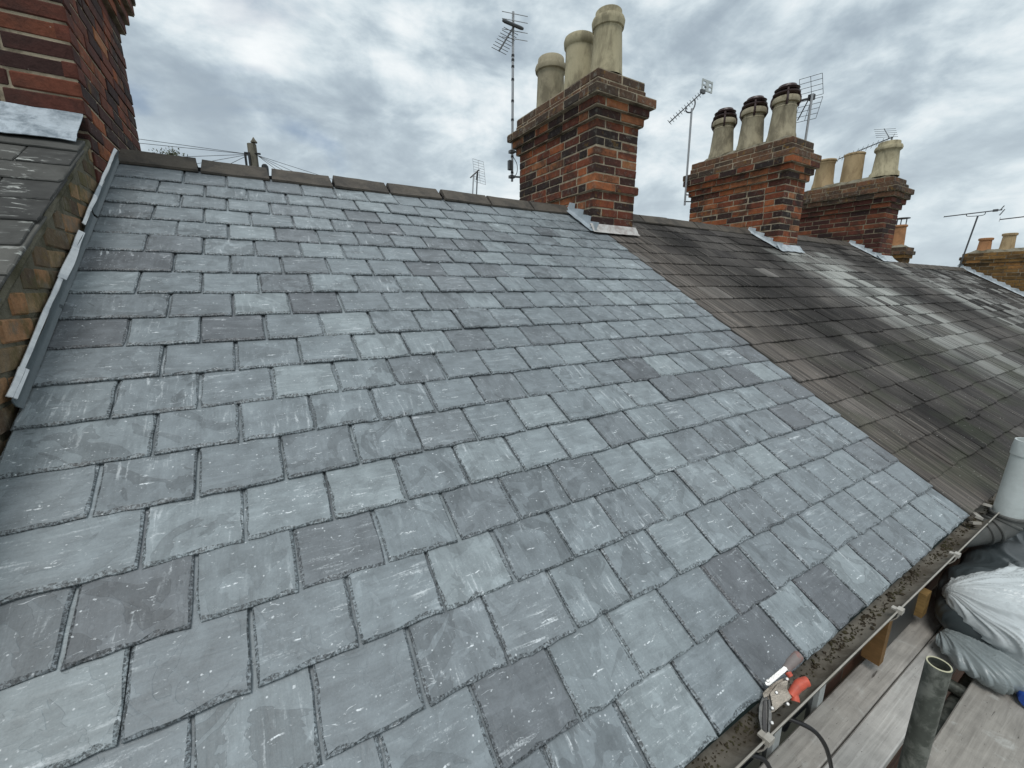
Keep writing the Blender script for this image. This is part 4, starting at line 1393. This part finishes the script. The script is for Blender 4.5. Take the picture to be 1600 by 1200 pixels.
mb.tube(smooth_path([(-1.86, 0.05, -0.10), (-1.83, -0.02, -0.098), (-1.80, -0.045, -0.11), (-1.775, -0.055, -0.15), (-1.74, -0.06, -0.24), (-1.72, -0.06, -0.38), (-1.72, -0.055, -0.44)]), 0.0058, 8)
o = build(mb, 'cable', 'black', None, label='short black cable dropping from the gutter below the slate cutter', cat='cable')
smooth_by_angle(o, 60)

# ------------------------------------------------------------------ slate cutter lying in the gutter
TP = Vector((-1.735, -0.030, 0.010))
TN = (Vector((-0.52, -0.42, 0.74))).normalized()
def tz(x, y):
    return on_plane(1150 + x / 6, 1000 + y / 6, TP, TN)
def plate(poly, th, name, mat, parent, off=0.0):
    mb = MB()
    mb.prism([tz(*q) + TN * off for q in poly], TN * th)
    return build(mb, name, mat, parent)
tool = empty('slate_cutter', TP, 'hand slate cutter of worn steel with orange grips propped in the gutter', 'tool')
plate([(285, 480), (300, 440), (360, 395), (430, 360), (470, 352), (482, 380), (470, 470), (520, 545), (425, 610), (350, 672), (320, 680), (300, 600)], 0.006, 'side_plate', 'steel', tool, 0.0)
plate([(300, 500), (370, 415), (440, 380), (462, 390), (455, 460), (500, 540), (420, 590), (345, 650), (325, 640)], 0.006, 'side_plate', 'steel', tool, 0.016)
plate([(244, 540), (290, 520), (316, 560), (330, 640), (330, 760), (300, 885), (235, 862), (210, 720), (215, 620)], 0.008, 'jaw', 'dsteel', tool, -0.004)
plate([(252, 570), (268, 560), (276, 700), (272, 850), (246, 846), (240, 720)], 0.006, 'blade', 'black', tool, 0.005)
plate([(290, 560), (305, 555), (318, 700), (302, 868), (286, 862), (292, 700)], 0.012, 'blade', 'dsteel', tool, 0.004)
plate([(250, 398), (425, 250), (450, 262), (460, 285), (290, 428), (262, 425)], 0.016, 'top_bar', 'bright', tool, 0.008)
plate([(240, 500), (285, 450), (330, 470), (300, 520), (250, 540)], 0.014, 'pivot_block', 'steel', tool, 0.0)
for q in ((455, 368), (357, 493), (318, 635), (315, 770), (275, 385), (460, 597)):
    mb = MB()
    c = tz(*q) + TN * 0.022
    mb.tube([c - TN * 0.012, c + TN * 0.002, c + TN * 0.004], [0.0042, 0.0042, 0.0028], 10)
    build(mb, 'rivet', 'bright', tool)
def grip(pts, rs, name, mat):
    mb = MB()
    mb.tube(smooth_path([tz(*q) + TN * 0.010 for q in pts], 4), [rs[min(int(i / 4), len(rs) - 1)] for i in range(4 * (len(pts) - 1) + 1)], 12)
    o = build(mb, name, mat, tool)
    smooth_by_angle(o, 60)
grip([(505, 525), (535, 480), (575, 430), (620, 400), (665, 388)], [0.011, 0.0115, 0.0125, 0.0115, 0.0105], 'handle_grip', 'orange')
grip([(545, 575), (540, 530), (530, 500)], [0.010, 0.0095, 0.009], 'handle_tang', 'orange')
grip([(430, 560), (480, 520), (520, 500)], [0.005, 0.005, 0.005], 'handle_arm', 'steel')
grip([(455, 285), (500, 225), (550, 175), (590, 140)], [0.010, 0.012, 0.0125, 0.010], 'handle_grip', 'greygrip')
grip([(470, 300), (490, 325), (505, 345)], [0.008, 0.007, 0.006], 'handle_tang', 'orange')

# ------------------------------------------------------------------ sacks on the platform
def bag_mat(name, col, alpha, rough=0.24, logo=False):
    m, t, b = material(name)
    pos = t.n('ShaderNodeNewGeometry').outputs['Position']
    n1 = t.noise(pos, 9, 5, 0.6, 0.6)
    n2 = t.noise(pos, 34, 5, 0.6, 0.6)
    c = t.scale((*col, 1.0), t.m('ADD', 0.86, t.m('ADD', t.m('MULTIPLY', n1, 0.20), t.m('MULTIPLY', n2, 0.08))))
    a = t.m('ADD', alpha - 0.10, t.m('MULTIPLY', n1, 0.2), clamp=True)
    if logo:
        x, y, z = t.sep(t.n('ShaderNodeTexCoord').outputs['Object'])
        for cx, cz, r in ((-0.395, -0.300, 0.012), (-0.420, -0.306, 0.016)):
            d = t.m('SQRT', t.m('ADD', t.m('POWER', t.m('SUBTRACT', x, cx), 2.0), t.m('POWER', t.m('SUBTRACT', y, cz), 2.0)))
            ring = t.step(t.m('ABSOLUTE', t.m('SUBTRACT', d, r)), 0.0068, 0.0052)
            c = t.mix(ring, c, (0.012, 0.045, 0.30))
            a = t.m('MAXIMUM', a, ring)
    t.set(b.inputs['Base Color'], c)
    t.set(b.inputs['Alpha'], a)
    b.inputs['Roughness'].default_value = rough
    b.inputs['Specular IOR Level'].default_value = 0.5
    bump(t, b, t.m('ADD', n1, t.m('MULTIPLY', n2, 0.5)), 0.35, 0.006)
    return m
MT['bag'] = bag_mat('clear_plastic', (0.72, 0.77, 0.78), 0.76, logo=True)
MT['sack'] = bag_mat('dark_sack', (0.050, 0.062, 0.066), 1.0, 0.40)
MT['grey_sack'] = bag_mat('grey_plastic', (0.30, 0.34, 0.345), 0.85, 0.26)
MT['pack'] = plain('blue_packet', (0.018, 0.075, 0.36), 0.35, 0.25, 30, spec=0.5)
MT['packr'] = plain('red_packet_band', (0.50, 0.03, 0.035), 0.35, 0.25, 30, spec=0.5)

def sack(c, ax, tip, mat, name, label, seed, amp=0.028, nfold=15, nu=240, nv=120, floor=BZ + 0.002, yaw=0.0, pull=0.10, cat='sack', parent=None, p=2.6):
    """slack bag: squashed super-ellipsoid, folds radiating from its gathered tip, resting on the boards"""
    mb = MB()
    c = Vector(c); tip = Vector(tip)
    rot = Matrix.Rotation(yaw, 3, 'Z')
    rows = []
    for i in range(nu):
        th = 2 * math.pi * i / nu
        row = []
        for j in range(nv + 1):
            ph = math.pi * j / nv - math.pi / 2
            ct, st_ = math.cos(th), math.sin(th)
            cp, sp_ = math.cos(ph), math.sin(ph)
            f = lambda w_, q: math.copysign(abs(w_) ** (2 / q), w_)
            q = Vector((ax[0] * f(cp, p) * f(ct, p), ax[1] * f(cp, p) * f(st_, p), ax[2] * f(sp_, 2.2)))
            nrm = Vector((cp * ct / ax[0], cp * st_ / ax[1], sp_ / ax[2])).normalized()
            w_ = rot @ q + c
            nn = rot @ nrm
            d = w_ - tip
            r = d.length
            ang = math.atan2(d.y, d.x) + 0.7 * d.z
            warp = noise.noise(w_ * 5.0 + Vector((seed, 0, 0)))
            k1 = noise.noise(Vector((ang * nfold * 0.30 + warp * 0.8, r * 1.8, seed)))
            k2 = noise.noise(Vector((ang * nfold * 0.75 + warp * 1.2, r * 3.5, seed + 5)))
            k3 = noise.noise(w_ * 16 + Vector((0, seed, 0)))
            cr = lambda q: max(0.0, 1 - abs(q) * 2.6) ** 1.7
            k4 = noise.noise(Vector((ang * nfold * 1.7 + warp * 2.0, r * 5.0, seed + 9)))
            fold = cr(k1) * 0.85 + cr(k2) * 0.55 + cr(k4) * 0.30 + cr(k3) * 0.12 - 0.5
            big = noise.noise(w_ * 3.4 + Vector((0, 0, seed)))
            w_ = w_ + nn * (amp * fold * min(1.0, 0.30 + r * 2.6) + 0.045 * big)
            w_ = w_ + (tip - w_) * (pull * math.exp(-(r / 0.16) ** 2))
            if w_.z < floor:
                w_.z = floor + 0.0006 * (j % 3)
            row.append(w_)
        rows.append(row)
    mb.grid(rows, close_u=True)
    o = build(mb, name, mat, parent, label=label, cat=cat, smooth=True) if parent is None else build(mb, name, mat, parent, smooth=True)
    return o
sack((0.30, -0.235, -0.335), (0.72, 0.262, 0.125), (-0.40, 0.0, -0.30), 'sack', 'rubble_sack', 'dark grey-green sack lying flat behind the clear plastic bag', 2.0, amp=0.012, nfold=7, p=3.6)
sack((-0.37, -0.235, -0.395), (0.21, 0.150, 0.070), (-0.42, -0.05, -0.36), 'grey_sack', 'plastic_sheet', 'grey crumpled plastic spilling on to the boards in front of the clear bag', 6.0, amp=0.020, nfold=12, yaw=-0.5, cat='plastic sheet', p=3.0)
sack((-0.125, -0.300, -0.285), (0.345, 0.245, 0.130), (-0.345, -0.035, -0.215), 'bag', 'plastic_bag', 'big clear plastic bag with blue print slumped on the scaffold boards', 4.0, amp=0.024, nfold=13, yaw=-0.35, pull=0.55, cat='plastic bag')
# torn blue and red packet under the bag
pk = empty('packet', (-0.50, -0.33, BZ), 'torn blue packet with a red band tucked under the clear bag', 'packet')
for nm, mt, x0, x1 in (('packet_body', 'pack', -0.545, -0.46), ('red_band', 'packr', -0.456, -0.425)):
    mb = MB()
    rows = []
    for i in range(9):
        u = i / 8
        row = []
        for j in range(12):
            a = 2 * math.pi * j / 12
            x = x0 + (x1 - x0) * u
            k = 0.75 + 0.25 * math.sin(math.pi * u)
            row.append((x + 0.3 * (0.03 * math.cos(a)), -0.335 + 0.040 * math.cos(a) * k + 0.006 * noise.noise(Vector((x * 40, a, 2))), BZ + 0.034 + 0.031 * math.sin(a) * k + 0.006 * noise.noise(Vector((x * 40, a, 7)))))
        rows.append(row)
    mb.grid(rows, close_v=True)
    mb.face(tuple(range(12)))
    mb.face(tuple(reversed(range(96, 108))))
    o = build(mb, nm, mt, pk)
    smooth_by_angle(o, 50)

# ------------------------------------------------------------------ television aerials
def rod(mb, a, b_, r=0.004, n=5):
    mb.tube([a, b_], r, n)

def mast(parent, a, b_, r=0.014, mat='alu'):
    mb = MB()
    mb.tube([a, b_], r, 10)
    o = build(mb, 'mast', mat, parent)
    smooth_by_angle(o, 50)
    return o

# on stack 1
a1 = empty('television_aerial', (-0.205, 3.86, 2.2), 'tall thin aerial mast with crossed rods strapped to the chimney beside the new slates', 'aerial', 'rooftop aerials')
mx0, my0 = -0.205, 3.86
mast(a1, (mx0, my0, 2.19), (mx0 + 0.012, my0, 3.79), 0.013)
mb = MB()
for zz in (2.28, 2.44, 2.60, 2.80, 2.98, 3.18, 3.30, 3.36, 3.40):
    mb.tube([(mx0 + (zz - 2.19) * 0.0075, my0, zz - 0.010), (mx0 + (zz - 2.19) * 0.0075, my0, zz + 0.010)], 0.0165, 8)
build(mb, 'tape_band', 'black', a1)
for zz in (2.235, 2.485):
    mb = MB()
    rod(mb, (mx0 - 0.03, my0 - 0.01, zz), (-0.118, 3.79, zz - 0.005), 0.010, 6)
    mb.box((mx0 - 0.035, my0 - 0.03, zz - 0.014), (mx0 + 0.02, my0 + 0.02, zz + 0.014))
    build(mb, 'wall_bracket', 'alud', a1)
mb = MB()
mb.box((mx0 - 0.052, my0 - 0.03, 2.30), (mx0 - 0.014, my0 + 0.01, 2.395))
build(mb, 'amplifier_box', 'alud', a1)
mb = MB()
mb.tube(smooth_path([(mx0, my0 - 0.016, 2.44), (mx0 + 0.05, my0 - 0.02, 2.37), (mx0 + 0.05, my0 - 0.02, 2.28), (mx0, my0 - 0.02, 2.22)], 4), 0.004, 5)
build(mb, 'lead_wire', 'black', a1)
mb = MB()
for zz, xa, xb in ((3.765, -0.31, 0.12), (3.705, -0.31, 0.12), (3.615, -0.31, 0.12), (3.545, -0.31, 0.12)):
    rod(mb, (-0.335, my0 - 0.02, zz - 0.020), (-0.030, my0 - 0.02, zz + 0.020), 0.0036)
build(mb, 'cross_rod', 'alu', a1)
mb = MB()
mb.tube([(mx0 - 0.130, my0 - 0.03, 3.665), (mx0 - 0.10, my0 - 0.03, 3.662), (mx0 + 0.09, my0 - 0.03, 3.655), (mx0 + 0.115, my0 - 0.03, 3.655)], [0.012, 0.017, 0.017, 0.012], 8)
build(mb, 'dipole', 'alud', a1)
mb = MB()
b0_, b1_ = Vector((mx0 + 0.01, my0 - 0.02, 3.655)), Vector((-0.378, my0 - 0.03, 3.385))
rod(mb, b0_, b1_, 0.008, 6)
for k in range(8):
    q = b0_.lerp(b1_, 0.2 + 0.8 * k / 7)
    rod(mb, q + Vector((-0.085, 0.0, 0.012)), q + Vector((0.085, 0.0, -0.012)), 0.003)
build(mb, 'boom', 'alud', a1)

def yagi(parent, p0, p1, nel, half, across, rr=0.004, mat='alud', er=0.0035):
    p0, p1, across = Vector(p0), Vector(p1), Vector(across).normalized()
    mb = MB()
    rod(mb, p0, p1, rr * 2.0, 6)
    build(mb, 'boom', mat, parent)
    mb = MB()
    for k in range(nel):
        q = p0.lerp(p1, k / (nel - 1))
        rod(mb, q - across * half, q + across * half, er)
    build(mb, 'director_rods', mat, parent)

# on stack 2: yagi with slotted reflector plate
a2 = empty('television_aerial', (2.70, 3.86, 2.2), 'yagi aerial with slotted white reflector plate on the cowled chimney', 'aerial', 'rooftop aerials')
mast(a2, (2.715, 3.86, 2.22), (2.69, 3.86, 3.47), 0.014)
yagi(a2, (2.19, 3.80, 3.19), (2.87, 3.86, 3.70), 13, 0.075, (1, 0.4, -0.05))
mb = MB()
mb.tube(smooth_path([(2.55, 3.84, 3.46), (2.56, 3.85, 3.41), (2.64, 3.86, 3.41), (2.70, 3.86, 3.44), (2.75, 3.86, 3.53), (2.73, 3.86, 3.60)], 4), 0.009, 6)
build(mb, 'bracket_loop', 'alud', a2)
mb = MB()
PX, PZ = (2.86, 3.09), (3.735, 3.875)
def pbox(x0, x1, z0, z1):
    mb.box((x0, 3.855, z0), (x1, 3.867, z1))
pbox(PX[0], PX[1], PZ[0], PZ[0] + 0.020); pbox(PX[0], PX[1], PZ[1] - 0.026, PZ[1])
pbox(PX[0], PX[0] + 0.018, PZ[0] + 0.020, PZ[1] - 0.026); pbox(PX[1] - 0.018, PX[1], PZ[0] + 0.020, PZ[1] - 0.026)
pbox(PX[0] + 0.085, PX[1] - 0.085, PZ[0] + 0.020, PZ[1] - 0.026)
pbox(PX[0] + 0.018, PX[0] + 0.085, 3.795, 3.812); pbox(PX[1] - 0.085, PX[1] - 0.018, 3.795, 3.812)
build(mb, 'reflector_plate', 'soil', a2)
mb = MB()
mb.box((2.84, 3.845, 3.695), (2.93, 3.87, 3.738))
mb.box((2.905, 3.842, 3.765), (2.935, 3.853, 3.785))
build(mb, 'dipole_box', 'alud', a2)
for zz in (2.27, 2.36):
    mb = MB()
    rod(mb, (2.70, 3.86, zz), (2.83, 3.80, zz), 0.008, 6)
    build(mb, 'wall_bracket', 'alud', a2)

# behind stack 2: grid reflector aerial
a3 = empty('television_aerial', (3.50, 2.73, 2.4), 'wide mesh grid aerial on a slanted mast behind the cowled chimney pots', 'aerial', 'rooftop aerials')
mast(a3, (3.50, 2.73, 2.36), (3.50, 2.72, 3.42), 0.014)
mb = MB()
rod(mb, (3.50, 2.73, 2.38), (3.24, 2.80, 2.38), 0.008, 6)
build(mb, 'wall_bracket', 'alud', a3)
mb = MB()
ctr = Vector((3.53, 2.74, 3.385))
ux = Vector((0.25, -0.95, 0.0)).normalized()
for side in (1, -1):
    uz = Vector((-0.02, 0.035, 0.235 * side))
    base = ctr + Vector((0, 0, 0.015 * side))
    for k in range(5):
        q = base + uz * (k / 4)
        rod(mb, q - ux * 0.12, q + ux * 0.12, 0.0032)
    for k in (-0.12, 0.0, 0.12):
        rod(mb, base + ux * k, base + uz + ux * k, 0.0032)
build(mb, 'reflector_grid', 'alud', a3)
mb = MB()
rod(mb, ctr, ctr + Vector((-0.10, 0.13, -0.02)), 0.010, 6)
rod(mb, ctr + Vector((-0.03, 0, 0.02)), ctr + Vector((-0.08, 0.09, -0.24)), 0.007, 6)
mb.box(ctr + Vector((-0.03, -0.03, -0.02)), ctr + Vector((0.03, 0.03, 0.04)))
build(mb, 'boom', 'black', a3)

# on stack 3
a4 = empty('television_aerial', (6.10, 2.78, 2.7), 'small yagi aerial whose boom passes behind the buff chimney pots', 'aerial', 'rooftop aerials')
mast(a4, (6.24, 2.80, 2.60), (6.24, 2.80, 3.40), 0.013)
mb = MB()
rod(mb, (6.24, 2.80, 2.62), (6.15, 2.86, 2.62), 0.008, 6)
build(mb, 'wall_bracket', 'alud', a4)
yagi(a4, (6.22, 3.50, 3.25), (6.22, 2.78, 3.40), 12, 0.06, (0.4, 0.0, 0.6))
mb = MB()
for k in range(5):
    q = Vector((6.22, 2.86 + 0.012 * k, 3.42 + 0.032 * k))
    rod(mb, q + Vector((-0.12, 0.10, 0)), q + Vector((0.12, -0.10, 0)), 0.003)
rod(mb, (6.22, 2.82, 3.385), (6.22, 2.92, 3.56), 0.005)
build(mb, 'reflector_rods', 'alud', a4)

# on the far stack
a5 = empty('television_aerial', (11.75, 2.95, 1.7), 'long slender yagi aerial on the far buff chimney', 'aerial', 'rooftop aerials')
mast(a5, (11.80, 2.99, 1.55), (11.80, 2.88, 2.70), 0.016, 'alud')
mb = MB()
rod(mb, (11.80, 2.98, 1.62), (11.92, 2.94, 1.62), 0.01, 6)
build(mb, 'wall_bracket', 'alud', a5)
yagi(a5, (11.80, 3.46, 2.755), (11.80, 2.52, 2.775), 2, 0.02, (0.3, 0, 1), 0.006)
mb = MB()
mb.tube(smooth_path([(11.80, 3.07, 2.77), (11.80, 3.05, 2.71), (11.80, 2.80, 2.70), (11.80, 2.77, 2.77)], 4), 0.008, 5)
rod(mb, (11.80, 2.55, 2.765), (11.80, 2.50, 2.86), 0.010)
rod(mb, (11.80, 2.48, 2.78), (11.80, 2.54, 2.66), 0.010)
mb.box((11.78, 2.58, 2.75), (11.82, 2.66, 2.80))
build(mb, 'bracket_loop', 'alud', a5)
a6 = empty('television_aerial', (12.2, 2.06, 2.0), 'second yagi aerial standing among the short orange pots', 'aerial', 'rooftop aerials')
mast(a6, (12.3, 1.78, 1.84), (12.3, 1.78, 2.66), 0.014, 'alud')
yagi(a6, (12.3, 2.62, 2.62), (12.3, 1.50, 2.66), 2, 0.05, (0.3, 0, 1), 0.006)

# ------------------------------------------------------------------ things beyond the ridge
rear = empty('terraced_house', (3.3, 13.2, GZ), 'brick house across the back lane behind the ridge carrying a grid aerial', 'house')
mb = MB()
mb.box((1.2, 11.0, GZ), (5.6, 15.4, 0.4))
build(mb, 'wall', 'wallb', rear)
mb = MB()
mb.prism([(1.1, 10.85, 0.40), (1.1, 13.2, 1.9), (1.1, 15.55, 0.40)], (4.6, 0, 0))
build(mb, 'roof', 'old_j', rear)
mb = MB()
mb.box((2.6, 11.1, 0.2), (3.3, 11.8, 3.1))
mb.box((2.55, 11.05, 3.1), (3.35, 11.85, 3.25))
build(mb, 'chimney', 'wallb', rear)
ab = empty('television_aerial', (2.92, 11.3, 3.1), 'twin-masted mesh aerial just showing over the new ridge', 'aerial', 'rooftop aerials')
mast(ab, (2.86, 11.32, 3.24), (2.96, 11.37, 4.24), 0.018)
mast(ab, (2.96, 11.26, 3.24), (3.06, 11.31, 4.32), 0.018, 'alud')
mb = MB()
ctr = Vector((3.12, 11.32, 4.35))
ux = Vector((0.9, -0.35, -0.22)).normalized()
for side in (1, -1):
    uz = Vector((0.06, 0.02, 0.30 * side)) + Vector((-0.08 if side > 0 else -0.02, 0, 0))
    for k in range(5):
        q = ctr + uz * (0.08 + 0.92 * k / 4)
        rod(mb, q - ux * 0.16, q + ux * 0.16, 0.005)
    for k in (-0.16, 0.0, 0.16):
        rod(mb, ctr + ux * k, ctr + uz + ux * k, 0.005)
build(mb, 'reflector_grid', 'alu', ab)
mb = MB()
rod(mb, (2.87, 11.40, 4.17), (3.12, 11.32, 4.40), 0.020, 6)
mb.tube([(3.03, 11.30, 4.12), (3.06, 11.31, 4.30), (3.07, 11.31, 4.38)], [0.030, 0.026, 0.01], 8)
build(mb, 'boom', 'black', ab)

tp = empty('telegraph_pole', (-2.41, 17.37, GZ), 'weathered telegraph pole with pointed finial and fanning wires beyond the ridge', 'telegraph pole')
mb = MB()
mb.tube([(-2.41, 17.37, GZ), (-2.41, 17.37, 2.0), (-2.41, 17.37, 5.40), (-2.41, 17.37, 5.80)], [0.17, 0.155, 0.140, 0.137], 18)
o = build(mb, 'pole', 'pole', tp)
smooth_by_angle(o, 50)
mb = MB()
mb.lathe([(0.03, -0.03), (0.035, 0.03), (0.10, 0.045), (0.098, 0.075), (0.050, 0.14), (0.012, 0.21), (0.001, 0.215)], (-2.335, 17.33, 5.80), 14)
o = build(mb, 'finial', 'pole', tp)
smooth_by_angle(o, 50)
mb = MB()
mb.box((-2.67, 17.25, 5.0), (-2.60, 17.36, 5.45))
mb.box((-2.56, 17.22, 5.0), (-2.50, 17.34, 5.48))
rod(mb, (-2.66, 17.30, 5.48), (-2.18, 17.25, 5.50), 0.030, 6)
build(mb, 'terminal_box', 'black', tp)
mb = MB()
mb.lathe([(0.10, -0.25), (0.11, -0.05), (0.10, 0.03), (0.06, 0.08), (0.001, 0.095)], (-2.10, 17.20, 5.10), 14)
rod(mb, (-2.41, 17.30, 4.98), (-2.10, 17.20, 4.98), 0.03, 6)
o = build(mb, 'cable_canister', 'black', tp)
wr = MB()
for (x, y, z_) in ((-30, 12, 5.0), (-30, 14, 4.4), (-16, 10, 2.0), (-14, 9, 0.5), (-10, 8.5, -0.5), (4, 9, -0.5), (6, 8.5, -0.2), (9, 9, 0.2), (14, 10, 1.2)):
    a, b_ = Vector((-2.5 if x < 0 else -2.28, 17.28, 5.45)), Vector((x, y, z_))
    pts = []
    for k in range(9):
        u = k / 8
        q = a.lerp(b_, u)
        q.z -= 0.5 * 4 * u * (1 - u) * 0.5
        pts.append(q)
    wr.tube(pts, 0.008, 4)
build(wr, 'wires', 'black', tp)

# tree whose top twigs show above the left end of the ridge
tr = empty('tree', (-5.05, 21.5, GZ), 'bushy tree whose topmost twigs poke over the left end of the new ridge', 'tree')
tg = random.Random(8)
mb = MB()
top = Vector((-5.05, 21.45, 6.15))
mb.tube([(-5.05, 21.5, GZ), (-5.1, 21.5, 0.0), (-5.0, 21.5, 3.0), top], [0.22, 0.17, 0.11, 0.012], 10)
tips = []
for k in range(46):
    z0 = tg.uniform(1.5, 5.9)
    a = tg.uniform(0, 2 * math.pi)
    L = (6.5 - z0) * 0.42 + 0.25
    p0 = Vector((-5.04, 21.5, z0))
    p1 = p0 + Vector((math.cos(a) * L, math.sin(a) * L, tg.uniform(0.1, 0.5) * min(1, 6.3 - z0)))
    p1.z = min(p1.z, 6.32)
    mb.tube([p0, p0.lerp(p1, 0.5) + Vector((0, 0, 0.1)), p1], [0.035, 0.02, 0.006], 5)
    tips.append((p0, p1))
build(mb, 'trunk', 'bark', tr)
mb = MB()
for p0, p1 in tips + [(Vector((-5.0, 21.5, 5.8)), top)] * 4:
    for q in range(85):
        u = tg.random() ** 0.6
        c = p0.lerp(p1, u) + Vector([tg.gauss(0, 0.13) for _ in range(3)])
        if c.z > 6.34:
            continue
        d = Vector([tg.uniform(-1, 1) for _ in range(3)]).normalized() * tg.uniform(0.03, 0.06)
        e = d.orthogonal().normalized() * tg.uniform(0.015, 0.03)
        b0 = len(mb.v)
        mb.v.extend([c - d, c + e, c + d, c - e])
        mb.face((b0, b0 + 1, b0 + 2, b0 + 3), 0, tg.random())
link('crown', mb.mesh('crown', 'leaf', rnd=True), tr)
print('slates in view on the new roof', nsl, 'objects', len(bpy.data.objects))
